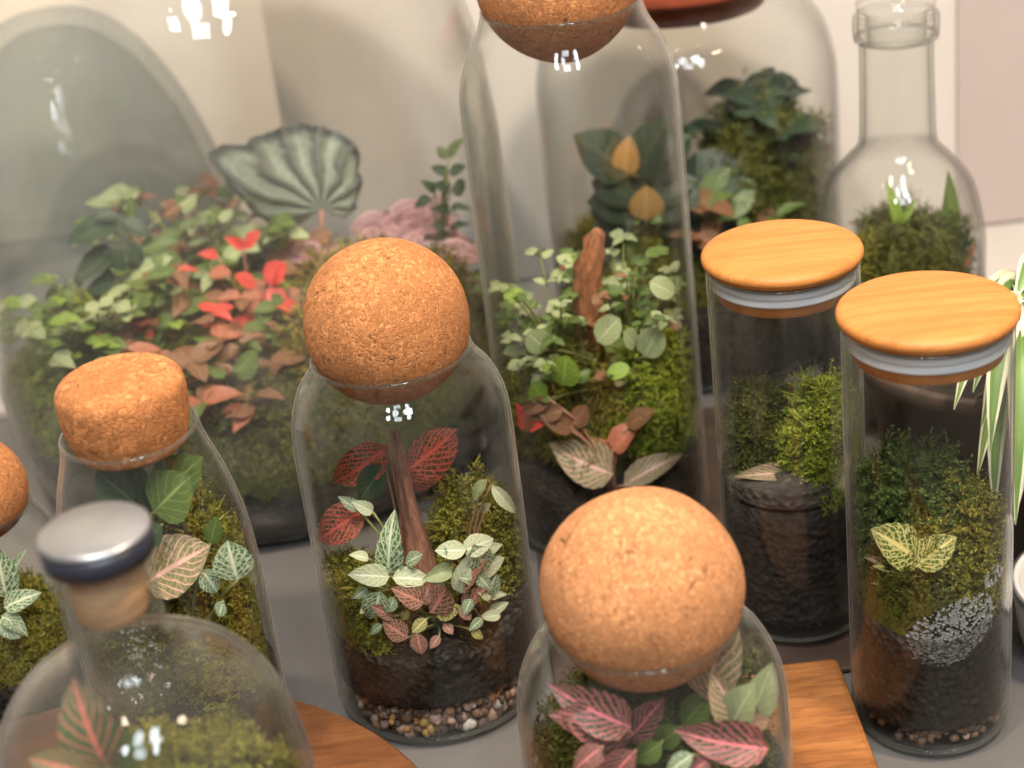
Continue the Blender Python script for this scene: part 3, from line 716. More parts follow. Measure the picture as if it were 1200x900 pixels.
px_plant('fittonia_plant', 'white veined small leaved plant in front of the trunk in the centre jar', 'plant', cb + Vector((-.006, -.012, 0)),
 [(456, 676, 417, 672, W, 0), (460, 677, 501, 676, W, 0), (455, 673, 455, 622, W + .006, 1, .75), (444, 694, 437, 729, W - .004, 1, 1.5), (437, 600, 418, 590, .72, 0), (418, 597, 404, 586, .72, 1), (430, 690, 416, 700, W, 1), (470, 690, 488, 700, W, 0), (462, 700, 455, 716, W - .004, 1, 1.2), (432, 655, 415, 648, W + .01, 0), (425, 715, 410, 728, W - .004, 0), (475, 660, 492, 650, W + .004, 1), (446, 735, 430, 744, W - .008, 1)],
 LM_OVAL, [L_CREAM, L_WHITE], seed=2)
px_plant('fittonia_plant', 'cream and white veined plant with bare twig stem on the centre jar right side', 'plant', cb + Vector((.018, -.012, 0)),
 [(546, 645, 513, 644, W, 0), (547, 648, 580, 634, W, 0), (567, 643, 580, 674, W - .004, 1, 1.15), (598, 677, 585, 702, W, 1, 1.1), (592, 680, 617, 663, W, 0), (530, 668, 500, 673, W, 2, 1.1), (540, 695, 543, 662, W, 0, .9), (576, 699, 558, 695, W, 0, .8), (597, 726, 576, 726, W - .003, 0), (602, 727, 618, 714, W - .003, 0), (571, 562, 550, 586, .715, 2, .7), (581, 568, 608, 601, .715, 0, .5), (575, 590, 562, 602, .715, 2, .8), (556, 680, 540, 676, W, 1), (560, 672, 575, 690, W, 1, 1.1), (585, 655, 602, 645, W + .004, 0), (533, 655, 520, 642, W + .004, 1), (552, 702, 545, 718, W - .004, 1, 1.1), (590, 705, 605, 698, W, 0), (565, 725, 552, 736, W - .004, 1), (520, 690, 508, 680, W, 0)],
 LM_OVAL, [L_CREAM, L_WHITE, L_PALE], seed=4, stem=STEM_BROWN)
px_plant('fittonia_plant', 'pink veined small leaved plant low in front in the centre jar', 'plant', cb + Vector((.006, -.022, -.004)),
 [(547, 690, 573, 659, W - .003, 0, 1.2), (496, 707, 469, 692, W - .004, 0, 1.1), (494, 708, 504, 683, W - .003, 0), (504, 718, 527, 691, W - .006, 0, 1.1), (512, 723, 537, 711, W - .006, 1, 1.1), (549, 716, 567, 699, W - .004, 0, 1.1), (474, 753, 449, 735, .684, 0), (489, 742, 493, 766, .684, 0, 1.2), (500, 725, 484, 740, .688, 1), (520, 730, 530, 742, .688, 0), (538, 712, 552, 725, .688, 0, 1.1), (460, 722, 445, 715, .69, 0), (515, 745, 505, 758, .686, 0), (555, 740, 568, 750, .686, 1), (480, 716, 470, 728, .69, 1)],
 LM_OVAL, [L_PINK, L_YELLOW], seed=5)
px_plant('fittonia_plant', 'dark plant with big red veined leaves behind the trunk in the centre jar', 'plant', cb + Vector((-.008, .012, 0)),
 [(420, 598, 361, 632, .725, 0, 1.0), (455, 522, 394, 574, .745, 0, .9), (468, 557, 538, 511, .735, 0, .8), (450, 545, 420, 585, .74, 1, 1.0), (475, 570, 520, 545, .745, 0, .9)],
 LM_OVAL, [L_RED, L_DKGREEN], seed=6, stem=STEM_PINK)

# ------------------------------------------------------------------ front jar
soil('dark soil in the squat cork ball jar', FJ, FR - .0016, .004, .036, SOIL_WET, .003)
moss('dark green moss cushion inside the squat cork ball jar', FJ + Vector((.004, .016, .034)), .044, .032, .048, 4200, .006, MOSS_DARK, 21, inside(FJ, FR - .0024))
fb = FJ + Vector((0, 0, .036)); D = .545
px_plant('fittonia_plant', 'plant with bright pink veins on large dark leaves at the left of the squat jar', 'plant', fb + Vector((-.02, -.015, 0)),
 [(728, 858, 655, 836, D, 0, .75), (700, 868, 622, 838, D - .008, 0, .9), (690, 890, 612, 868, D - .012, 0, .9), (735, 868, 770, 828, D + .01, 0, .8), (745, 880, 700, 920, D - .012, 0), (690, 905, 640, 935, D - .015, 0), (700, 880, 668, 905, D - .012, 0)], LM_OVAL, [L_PINKBIG], seed=8, stem=STEM_PINK)
px_plant('fittonia_plant', 'pale plant with tall pink veined leaves against the right wall of the squat jar', 'plant', fb + Vector((.03, -.005, 0)),
 [(872, 822, 893, 728, .556, 0, .8), (868, 850, 852, 800, .55, 0, 1.2), (880, 845, 905, 790, .56, 1, .8), (862, 855, 880, 812, .546, 1, 1.0)], LM_OVAL, [L_PALEPINK, L_PALE], seed=9)
px_plant('fittonia_plant', 'plant with coral pink net veins at the lower right of the squat jar', 'plant', fb + Vector((.022, -.024, 0)),
 [(900, 878, 812, 868, .527, 0, .85), (850, 890, 912, 895, .525, 0), (840, 900, 800, 925, .522, 0), (812, 885, 780, 905, .524, 1), (868, 860, 912, 846, .54, 2, .8)], LM_OVAL, [L_PINKBIG, L_WHITE, L_RUST], seed=10)
px_plant('fittonia_plant', 'green leaved plant in the middle of the squat jar', 'plant', fb + Vector((.005, 0, 0)),
 [(800, 850, 830, 815, .56, 0), (798, 852, 765, 880, .545, 0), (810, 860, 845, 852, .55, 0), (790, 850, 760, 822, .565, 0), (775, 870, 742, 898, .54, 0)], LM_OVAL, [L_GREEN], seed=14)

# ------------------------------------------------------------------ right bamboo jar
soil('black soil in the bamboo lidded jar nearest the right edge', RJ, RR - .0016, .016, .066, SOIL_WET, .003, foot=.0015)
gb = thing('gravel_bed', 'grey and brown gravel at the bottom of the front bamboo lidded jar', 'gravel', RJ + Vector((0, 0, .0035)))
V, F = stones(900, .0, RR - .0028, .004, .016, .0019, 7)
V = [Vector((v.x * min(1, .78 + v.z * 22), v.y * min(1, .78 + v.z * 22), v.z)) for v in V]; o = mk('gravel', V, F, GRAVEL_D, gb); o['kind'] = 'stuff'
for i in range(46):
    a = R(-160 + 140 * rnd.random()); s = .0021 * rnd.uniform(.8, 1.5); z = rnd.uniform(.004, .015); r = min(RR - .0026 - s, .0262 + z * .9)
    inst('pebble', rnd.choice(pm), gb, Matrix.Translation((r * math.cos(a), r * math.sin(a), z)) @ Euler((rnd.uniform(0, 6), rnd.uniform(0, 6), 0)).to_matrix().to_4x4() @ Matrix.Scale(s, 4), rnd.choices(pcols, [1, 1, .5, 5, .4, 7])[0])
moss('feathery yellow green moss on the right inside the front bamboo lidded jar', RJ + Vector((.012, .002, .072)), .023, .022, .036, 2400, .009, MOSS, 31, inside(RJ, RR - .0022), nl=9, lw=.0024, lean=.7)
moss('dark fern like moss at the back of the front bamboo lidded jar', RJ + Vector((-.006, .012, .076)), .024, .018, .046, 1700, .012, FERN, 32, inside(RJ, RR - .0022), nl=10, lw=.003, lean=.6)
moss('dull moss low on the left inside the front bamboo lidded jar', RJ + Vector((-.014, -.008, .068)), .018, .020, .024, 1500, .007, MOSS_DARK, 33, inside(RJ, RR - .0022))
px_plant('fittonia_plant', 'yellow veined plant in front of the moss in the front bamboo lidded jar', 'plant', RJ + Vector((-.006, -.012, .070)),
 [(1071, 664, 1027, 628, .642, 0, 1.15), (1073, 664, 1113, 632, .642, 0, 1.1), (1090, 668, 1132, 638, .65, 1, .7), (1060, 672, 1016, 668, .64, 0, .6), (1050, 682, 1012, 655, .645, 1, .6), (1046, 690, 1012, 688, .642, 0, .6)], LM_OVAL, [L_YELLOW, L_PALEPINK], seed=12)
# condensation on the glass: beads of water in an oval patch
def beads(n, J, r, a0, a1, z0, z1, size, seed, thing_parent, oval=True, slant=0):
    g = random.Random(seed); V = []; F = []
    bv, bf = lathe([(1, 0), (.85, .35), (.5, .6), (0, .72)], 7)
    cnt = 0
    while cnt < n:
        u, v = g.uniform(-1, 1), g.uniform(-1, 1)
        if oval and u * u + v * v > 1 - .25 * g.random(): continue
        a = R((a0 + a1) / 2 + (a1 - a0) / 2 * u); z = (z0 + z1) / 2 + (z1 - z0) / 2 * v + slant * u
        s = size * g.choice((.5, .7, 1, 1.3)) * g.uniform(.7, 1.2); o = len(V)
        ca, sa = math.cos(a), math.sin(a)
        for (x, y, h) in bv: V.append(((r - h * s) * ca - x * s * sa, (r - h * s) * sa + x * s * ca, z + y * s))
        F += [tuple(k + o for k in q) for q in bf]; cnt += 1
    o = mk('water_beads', V, F, BEADS, thing_parent); o['kind'] = 'stuff'; return o
m, t, _, Lk = nt('water_bead'); g1 = N(t, 'ShaderNodeBsdfGlass'); g1.inputs['IOR'].default_value = 1.33; g1.inputs['Roughness'].default_value = .08
df = N(t, 'ShaderNodeBsdfDiffuse'); df.inputs[0].default_value = (.66, .66, .64, 1); mx = N(t, 'ShaderNodeMixShader'); mx.inputs[0].default_value = .5
Lk.new(g1.outputs[0], mx.inputs[1]); Lk.new(df.outputs[0], mx.inputs[2]); out(t, mx.outputs[0]); BEADS = m
def find_jar(J): return next(o for o in COL.objects if o.type == 'EMPTY' and o.get('category') in ('jar', 'bottle') and (o.location - J).length < 1e-4)
beads(820, RJ, RR - .0015, -122, -50, .052, .084, .00072, 3, find_jar(RJ), slant=.006)
beads(60, RJ, RR - .0015, -66, -40, .084, .094, .0008, 4, find_jar(RJ))

# ------------------------------------------------------------------ rear bamboo jar
br = .035 - .0016
soil('dark soil in the rear bamboo lidded jar', BJ, br, .013, .074, SOIL, .003, foot=.0015)
V, F = stones(900, .0, .0322, .004, .014, .0018, 8); V = [Vector((v.x * min(1, .78 + v.z * 22), v.y * min(1, .78 + v.z * 22), v.z)) for v in V]
o = mk('gravel', V, F, GRAVEL_D, loc=BJ + Vector((0, 0, .0032))); tag(o, 'grey brown gravel at the bottom of the rear bamboo lidded jar', 'gravel', kind='stuff')
moss('bright lime moss on the right inside the rear bamboo lidded jar', BJ + Vector((.016, -.004, .076)), .020, .022, .044, 2600, .007, MOSS_LIME, 41, inside(BJ, br), lean=.6)
moss('dark moss at the back left inside the rear bamboo lidded jar', BJ + Vector((-.010, .010, .076)), .022, .018, .040, 2000, .008, MOSS_DARK, 42, inside(BJ, br), lean=.6)
o = soil('pale grey misted soil crust under the moss of the rear bamboo lidded jar', BJ, br - .0004, .0775, .086, SOIL_GREY, .003, foot=.001)
px_plant('fittonia_plant', 'pinkish curled leaves on the left inside the rear bamboo lidded jar', 'plant', BJ + Vector((-.012, -.012, .082)),
 [(922, 562, 856, 558, .735, 0, .5), (895, 615, 868, 630, .73, 1, .9), (900, 610, 918, 585, .73, 1, 1.0), (890, 620, 905, 640, .728, 1), (935, 605, 950, 560, .735, 0, .5)], LM_OVAL, [L_PALEPINK, L_CORAL], seed=15)

# ------------------------------------------------------------------ tall jar
soil('dark soil in the tall cork ball jar', TJ, TR - .0017, .004, .050, SOIL, .004, (0, .38))
moss('yellow green moss across the tall cork ball jar', TJ + Vector((0, .012, .052)), .048, .038, .052, 5200, .007, MOSS, 51, inside(TJ, TR - .0024))
moss('lime moss on the right of the tall cork ball jar', TJ + Vector((.026, -.006, .056)), .024, .026, .050, 2600, .007, MOSS_LIME, 52, inside(TJ, TR - .0024))
px_plant('fittonia_plant', 'dusty pink veined broad leaves in front, low in the tall jar', 'plant', TJ + Vector((0, -.036, .036)),
 [(716, 562, 655, 538, .822, 0, 1.25), (718, 528, 745, 500, .83, 1, 1.3), (733, 570, 790, 532, .826, 0, .7), (722, 540, 700, 515, .834, 1, .9), (670, 505, 640, 485, .83, 2), (668, 500, 690, 478, .83, 2), (660, 480, 628, 490, .83, 2), (735, 500, 760, 480, .832, 2), (640, 470, 610, 486, .832, 2, .8)], LM_OVAL, [L_PALEPINK, L_CORAL, L_RUST], seed=16, stem=STEM_PINK)
px_plant('peperomia_plant', 'plant with round pale green leaves in the middle of the tall jar', 'plant', TJ + Vector((.01, -.01, .085)),
 [(700, 400, 722, 375, .84, 0), (755, 418, 770, 388, .842, 0), (660, 452, 662, 422, .836, 1), (622, 478, 615, 458, .83, 1, .9), (745, 405, 735, 390, .842, 0), (790, 345, 765, 330, .85, 0), (640, 410, 622, 392, .84, 0), (712, 440, 735, 430, .835, 1, .8), ], LM_DISC, [L_PALE, L_LIME], seed=17)
gen_plant('creeping_fig', 'tangle of small pale green creeping leaves on the left in the tall jar', 'plant', TJ + Vector((-.018, .0, .090)), 46, .072, .040, .0080, LM_ROUND + LM_OVAL, [L_GREEN, L_PALE, L_LIME], seed=18, clip=((TJ.x, TJ.y), TR - .003), stem_r=.0005, weights=[3, 5, 1], hmin=.05)
gen_plant('creeping_fig', 'tangle of small olive creeping leaves on the right in the tall jar', 'plant', TJ + Vector((.018, .004, .090)), 46, .080, .040, .0078, LM_ROUND + LM_OVAL, [L_GREEN, L_PALE, L_RUST], seed=118, clip=((TJ.x, TJ.y), TR - .003), stem_r=.0005, weights=[4, 4, 1], hmin=.05)
px_plant('fittonia_plant', 'small scarlet leaves near the left wall of the tall jar', 'plant', TJ + Vector((-.03, -.02, .075)),
 [(604, 500, 598, 486, .84, 0), (606, 500, 616, 490, .84, 0), (618, 505, 630, 496, .835, 0), (600, 510, 612, 495, .835, 1)], LM_OVAL, [L_SCARLET, L_CORAL], seed=19)
P0 = at(688, 330, .865); trunk('driftwood', 'orange brown bark piece standing in the tall jar', [P0 - Vector((0, 0, .06)), P0 - Vector((0, 0, .01)), P0, at(690, 312, .866), at(697, 294, .863), at(695, 282, .867), at(703, 272, .865)], [.006, .007, .0062, .0068, .0048, .0052, .0030], 9, mat=wood_mat('orange_bark', (.10, .04, .018), (.27, .105, .042), (.42, .18, .07), (160, 160, 50), .8, 0, .8))

# ------------------------------------------------------------------ red lidded jar
soil('dark soil in the red lidded jar', DJ, DR - .0025, .004, .060, SOIL, .004)
moss('olive moss mound in the red lidded jar', DJ + Vector((-.01, -.005, .052)), .078, .072, .036, 6500, .009, MOSS, 61, inside(DJ, DR - .003), lw=.003)
moss('dark moss heap on the right of the red lidded jar', DJ + Vector((.045, -.005, .060)), .046, .046, .088, 4200, .009, MOSS_DARK, 62, inside(DJ, DR - .003), lw=.003)
px_plant('broad_leaved_plant', 'dark green broad leaved plant with amber round leaves in the red lidded jar', 'plant', DJ + Vector((-.01, 0, .085)),
 [(738, 205, 683, 158, 1.05, 0, .95), (752, 205, 766, 142, 1.055, 0, .9), (760, 210, 798, 158, 1.06, 0, .9), (742, 232, 700, 212, 1.045, 0, 1.0), (768, 236, 808, 205, 1.05, 0, 1.0), (745, 262, 698, 248, 1.04, 0, 1.0), (770, 268, 818, 250, 1.04, 0, 1.0), (752, 240, 735, 205, 1.06, 0, 1.1), (765, 250, 780, 205, 1.06, 0, 1.1), (731, 205, 735, 165, 1.05, 1, .8), (757, 258, 758, 222, 1.04, 1, 1.1), (735, 250, 690, 235, 1.04, 0, 1.1), (770, 250, 815, 225, 1.04, 0), (740, 275, 700, 262, 1.06, 0), (770, 275, 810, 285, 1.05, 0), (800, 230, 860, 190, 1.06, 0), (820, 240, 880, 215, 1.05, 2), (750, 310, 735, 280, 1.05, 2), (765, 312, 790, 285, 1.045, 3), (745, 318, 715, 300, 1.045, 3), (720, 290, 690, 300, 1.05, 0)], LM_ROUND + LM_DISC, [L_BLACK, L_AMBER, L_GREEN, L_PALE], seed=21, stem_r=.0012)
gen_plant('leafy_plant', 'bushy olive leaved plant on the right in the red lidded jar', 'plant', DJ + Vector((.04, .005, .09)), 16, .085, .042, .024, LM_OVAL, [L_DKGREEN, L_GREEN, L_BLACK], seed=22, clip=((DJ.x, DJ.y), DR - .004), weights=[6, 2, 1])
gen_plant('fittonia_plant', 'rust coloured low plant at the front of the red lidded jar', 'plant', DJ + Vector((.01, -.05, .07)), 12, .05, .05, .022, LM_OVAL, [L_DKGREEN, L_GREEN, L_RUST], seed=23, clip=((DJ.x, DJ.y), DR - .004))

# ------------------------------------------------------------------ back right bottle
soil('dark soil in the long necked bottle', GJ, GR - .0028, .004, .062, SOIL, .003)
moss('dark green moss heap in the long necked bottle', GJ + Vector((.002, -.004, .058)), .038, .036, .060, 4200, .008, MOSS_DARK, 71, inside(GJ, GR - .0035), lean=.6)
moss('green moss tuft on the left in the long necked bottle', GJ + Vector((-.022, -.012, .062)), .020, .022, .046, 2000, .008, MOSS, 72, inside(GJ, GR - .0035))
px_plant('upright_plant', 'upright pointed green leaves on the right in the long necked bottle', 'plant', GJ + Vector((.02, -.01, .07)),
 [(1108, 320, 1120, 218, .955, 0, .55), (1100, 325, 1100, 260, .95, 1, .5), (1112, 330, 1128, 275, .95, 1, .5), (1052, 270, 1050, 226, .95, 2, .8), (1054, 265, 1070, 240, .95, 2, .8), (1120, 330, 1140, 290, .95, 3, .6)], LM_LONG, [L_GREEN, L_DKGREEN, L_LIME, L_CORAL], seed=24)

# ------------------------------------------------------------------ left cork stopper jar
soil('dark soil in the tapered cork stopper jar', LJ, LR - .002, .004, .052, SOIL_WET, .003)
moss('olive moss climbing the right wall of the tapered cork stopper jar', LJ + Vector((.014, .004, .052)), .024, .026, .076, 3800, .006, MOSS, 81, inside(LJ, .0372), lean=.6)
moss('dark moss on the left of the tapered cork stopper jar', LJ + Vector((-.016, .0, .052)), .022, .026, .060, 2400, .007, MOSS_DARK, 82, inside(LJ, .0372))
px_plant('leafy_plant', 'glossy plain green leaves under the cork of the tapered jar', 'plant', LJ + Vector((-.004, .0, .10)),
 [(180, 600, 215, 562, .645, 0, 1.2), (165, 595, 122, 560, .65, 1, 1.1), (170, 600, 160, 555, .655, 1, 1.1), (185, 590, 222, 540, .66, 0, 1.0), (160, 610, 130, 600, .64, 1, 1.1), (190, 615, 165, 640, .635, 1)], LM_ROUND, [L_GREEN, L_DKGREEN], seed=25)
px_plant('fittonia_plant', 'pink veined leaf and white veined leaves low in the tapered cork jar', 'plant', LJ + Vector((.006, -.018, .052)),
 [(190, 698, 258, 655, .628, 0, 1.15), (278, 680, 268, 640, .632, 1, 1.25), (254, 675, 272, 700, .628, 1, 1.2), (262, 705, 255, 722, .626, 1, 1.2), (268, 640, 275, 612, .64, 2, .9)], [LM_OVAL[2]], [L_PALEPINK, L_WHITE, L_GREEN], seed=26)
beads(70, LJ, .0405, -110, -85, .08, .112, .0008, 5, find_jar(LJ))

# ------------------------------------------------------------------ far left small jar
soil('dark soil in the small jar at the left edge', SJ, SR - .002, .004, .030, SOIL_WET, .002)
moss('olive moss in the small jar at the left edge', SJ + Vector((.004, 0, .03)), .028, .028, .030, 2200, .006, MOSS, 91, inside(SJ, SR - .0022))
px_plant('fittonia_plant', 'white veined leaves in the small jar at the left edge', 'plant', SJ + Vector((.008, -.01, .032)),
 [(8, 700, -4, 652, .742, 0, .9), (5, 712, 38, 695, .738, 0, 1.0), (2, 722, 30, 735, .735, 0, 1.0), (0, 728, 22, 748, .733, 0, 1.0), (-5, 720, -28, 690, .74, 0), (14, 690, 10, 655, .748, 0, .7)], LM_OVAL, [L_WHITE], seed=27)

# ------------------------------------------------------------------ front left bottle
soil('brown soil in the silver stoppered bottle', PJ, PR - .003, .004, .078, soil_mat('ochre_soil', (.05, .035, .018), (.20, .13, .045)), .004)
moss('brownish olive moss in the silver stoppered bottle', PJ + Vector((.006, .004, .076)), .047, .044, .040, 5200, .006, MOSS, 95, inside(PJ, PR - .0036))
px_plant('fittonia_plant', 'dark green plant with red ribs in the silver stoppered bottle', 'plant', PJ + Vector((-.012, -.018, .085)),
 [(112, 905, 68, 828, .478, 0, 1.15), (114, 900, 128, 838, .484, 0, .8), (104, 908, 40, 888, .474, 0, 1.0), (120, 905, 150, 935, .470, 0), (125, 895, 165, 865, .486, 1, .9), (105, 915, 60, 940, .472, 1)], LM_OVAL, [leaf_mat('red_ribbed_leaf', (.045, .11, .03), (.62, .16, .12), (.025, .07, .02), 6, .8, .12, 8, .10), L_GREEN], seed=28)
beads(420, PJ, .0505, -100, -62, .092, .122, .0009, 6, find_jar(PJ))

# ------------------------------------------------------------------ big terrarium
soil('dark soil in the largest misted terrarium', BG, BR * .955, .006, .050, SOIL, .004, (0, .10), foot=.03)
BC = ((BG.x, BG.y), BR * .975)
moss('long green moss bank at the front of the largest terrarium', BG + Vector((.02, -.085, .046)), .105, .055, .036, 8000, .010, MOSS_DARK, 101, BC, lw=.0034)
moss('yellow green moss hump on the right of the largest terrarium', BG + Vector((.075, -.055, .055)), .060, .055, .070, 6000, .010, MOSS_GOLD, 102, BC, lw=.0034)
moss('lime moss on the left of the largest terrarium', BG + Vector((-.085, -.035, .05)), .055, .055, .060, 5200, .010, MOSS_LIME, 103, BC, lw=.0034)
moss('olive moss hill in the middle of the largest terrarium', BG + Vector((-.01, .02, .05)), .09, .08, .060, 6000, .010, MOSS, 104, BC, lw=.0034)
# begonia: one lopsided fan of a leaf, ribs radiating from the stalk
m, t, _, Lk = nt('begonia_leaf'); uv = N(t, 'ShaderNodeTexCoord').outputs['UV']; sx = N(t, 'ShaderNodeSeparateXYZ'); Lk.new(uv, sx.inputs[0])
nz = noise(t, uv, 9, 4, .6); ang = M(t, 'ADD', M(t, 'MULTIPLY_ADD', nz, .05, sx.outputs[1]), M(t, 'MULTIPLY', noise(t, uv, 2.2, 1), .13))
tri = M(t, 'ABSOLUTE', M(t, 'MULTIPLY_ADD', M(t, 'FRACT', M(t, 'MULTIPLY', ang, 9.)), 2., -1.))
rib = step(t, tri, .30, .98); side = step(t, M(t, 'ABSOLUTE', M(t, 'MULTIPLY_ADD', M(t, 'FRACT', M(t, 'MULTIPLY_ADD', tri, 1.6, M(t, 'MULTIPLY', sx.outputs[0], 9.))), 2., -1.)), .7, .95, 0, .45)
c = mixc(t, nz, (.20, .245, .18), (.34, .385, .30)); c = mixc(t, M(t, 'MULTIPLY', M(t, 'MAXIMUM', rib, side), .72), c, (.05, .065, .052))
c = mixc(t, step(t, sx.outputs[0], .84, .95), c, (.045, .058, .05))
p = pbsdf(t, c, .45, bump(t, M(t, 'MULTIPLY', rib, -1.), .8, .003), .4); tl = N(t, 'ShaderNodeBsdfTranslucent'); Lk.new(c, tl.inputs[0])
mx = N(t, 'ShaderNodeMixShader'); mx.inputs[0].default_value = .2; Lk.new(p, mx.inputs[1]); Lk.new(tl.outputs[0], mx.inputs[2]); out(t, mx.outputs[0]); BEG = m
bb = Vector((-.112, 1.03, .075)); bg = thing('begonia_plant', 'begonia with one large silver and dark ribbed leaf above the red plants', 'plant', bb)
bc = at(377, 246, 1.03); ctl = [(-25, 26), (10, 40), (40, 62), (58, 88), (75, 93), (95, 97), (115, 100), (135, 108), (153, 140), (163, 112), (178, 86), (195, 66), (212, 34)]
V = []; UV = []; F = []; na, nr = 61, 9
for i in range(na):
    A = ctl[0][0] + (ctl[-1][0] - ctl[0][0]) * i / (na - 1); k = max(j for j in range(len(ctl) - 1) if ctl[j][0] <= A + 1e-6); q = (A - ctl[k][0]) / (ctl[k + 1][0] - ctl[k][0]); q = q * q * (3 - 2 * q)
    rad = (ctl[k][1] * (1 - q) + ctl[k + 1][1] * q) * (1 + .012 * math.sin(i * 2.1) + .010 * math.sin(i * 4.7))
    for j in range(nr):
        u = j / (nr - 1); rr = px2m(rad, 1.03) * u; pl = math.sin((A + 25) / 237 * 9 * 2 * math.pi) * .0012 * u
        dv = CX * (rr * math.cos(R(A))) + Vector((0, .30, .954)) * (rr * math.sin(R(A))); V.append(bc - bb + dv + Vector((0, -1, .3)) * (pl - .010 * u * u)); UV.append((u, i / (na - 1)))
for i in range(na - 1):
    for j in range(nr - 1): a = i * nr + j; F.append((a, a + nr, a + nr + 1, a + 1))
mk('leaf', V, F, BEG, bg, uv=UV)
V, F = tube(bez((0, 0, 0), (.002, 0, .03), bc - bb), .0019, 8); mk('stem', V, F, STEM_PINK, bg)
gen_plant('fittonia_plant', 'pinkish mauve leaved plant behind the centre cork ball', 'plant', at(465, 330, 1.02), 13, .036, .048, .026, LM_OVAL, [L_MAUVE], seed=32, clip=BC, face=.9)
px_plant('polka_dot_plant', 'plant with scarlet leaves in the middle of the largest terrarium', 'plant', at(300, 400, .98),
 [(285, 292, 270, 276, .98, 0), (286, 290, 302, 272, .98, 0), (310, 330, 332, 310, .975, 0, 1.2), (300, 335, 278, 322, .975, 0), (312, 340, 335, 355, .97, 0, 1.1), (306, 342, 300, 362, .97, 0), (285, 368, 300, 385, .965, 0), (288, 366, 300, 352, .965, 1), (318, 335, 322, 318, .97, 0), (255, 300, 238, 296, .98, 0), (330, 348, 350, 340, .975, 1), (160, 378, 140, 366, .96, 0), (165, 380, 178, 396, .96, 0), (150, 385, 135, 380, .96, 1), (245, 320, 268, 318, .975, 1)], LM_OVAL, [L_SCARLET, L_CORAL], seed=33, stem=STEM_PINK)
gen_plant('polka_dot_plant', 'rust and coral leaved bush in the middle of the largest terrarium', 'plant', at(250, 450, .97), 44, .080, .060, .0165, LM_OVAL, [L_RUST, L_CORAL, L_GREEN, L_SCARLET], seed=34, weights=[6, 3, 6, 1], clip=BC)
gen_plant('polka_dot_plant', 'rusty pink leaved plant low between the tapered jar and centre jar', 'plant', at(265, 500, .915), 16, .055, .032, .019, LM_OVAL, [L_RUST, L_CORAL, L_GREEN], seed=35, clip=BC)
gen_plant('polka_dot_plant', 'rust leaved plant left of the centre cork ball', 'plant', at(350, 400, 1.02), 26, .080, .045, .0155, LM_OVAL, [L_RUST, L_CORAL, L_GREEN, L_LIME], seed=36, clip=BC)
px_plant('ivy_plant', 'dark green ivy with drooping leaves on the left of the largest terrarium', 'plant', at(165, 400, .99),
 [(130, 262, 78, 278, .99, 0), (135, 255, 112, 252, .99, 0), (150, 262, 178, 275, .985, 0, .9), (128, 300, 82, 322, .985, 0, 1.1), (155, 252, 152, 232, .99, 2, .8), (170, 290, 205, 280, .985, 2, .7), (140, 300, 120, 330, .98, 0), (160, 320, 195, 300, .98, 1), (175, 330, 165, 355, .975, 1, 1.1), (160, 325, 140, 340, .975, 1), (185, 350, 205, 372, .97, 1), (150, 290, 170, 312, .98, 0), (130, 330, 100, 340, .98, 0), (185, 300, 220, 315, .98, 2)], LM_IVY, [L_DKGREEN, L_PALE, L_GREEN], seed=37)
px_plant('ivy_plant', 'bright green ivy leaves beside the centre cork ball', 'plant', at(335, 450, .955),
 [(345, 395, 312, 388, .955, 0), (346, 396, 345, 418, .955, 0), (348, 394, 356, 372, .955, 0), (343, 398, 325, 410, .955, 0)], LM_IVY, [L_LIME], seed=38)
px_plant('trailing_plant', 'thin stem with small paired green leaves left of the tall jar', 'plant', at(520, 330, 1.02),
 [(526, 185, 512, 172, 1.02, 1), (527, 184, 540, 166, 1.02, 1), (526, 205, 508, 196, 1.02, 0), (527, 204, 542, 194, 1.02, 0), (527, 225, 512, 212, 1.02, 0, 1.2), (528, 224, 546, 215, 1.02, 0, 1.2), (527, 248, 510, 242, 1.02, 0), (528, 247, 545, 238, 1.02, 0), (505, 232, 488, 240, 1.02, 0), (510, 225, 500, 215, 1.02, 0), (528, 270, 512, 262, 1.02, 0), (529, 268, 548, 262, 1.02, 0)], LM_OVAL, [L_DKGREEN, L_GREEN], seed=39)
gen_plant('creeping_fig', 'small leaved creeper over the left moss of the largest terrarium', 'plant', at(110, 430, .96), 40, .060, .055, .0105, LM_ROUND, [L_LIME, L_GREEN, L_PALE], seed=40, clip=BC, stem_r=.0006)
gen_plant('leafy_plant', 'loose green leaves behind the rust bush in the largest terrarium', 'plant', at(245, 360, 1.04), 30, .085, .075, .015, LM_OVAL, [L_GREEN, L_PALE, L_RUST], seed=41, clip=BC)
gen_plant('leafy_plant', 'green and rust undergrowth behind the centre cork ball', 'plant', at(520, 420, 1.0), 28, .07, .045, .015, LM_OVAL, [L_GREEN, L_RUST, L_DKGREEN], seed=42, clip=BC)

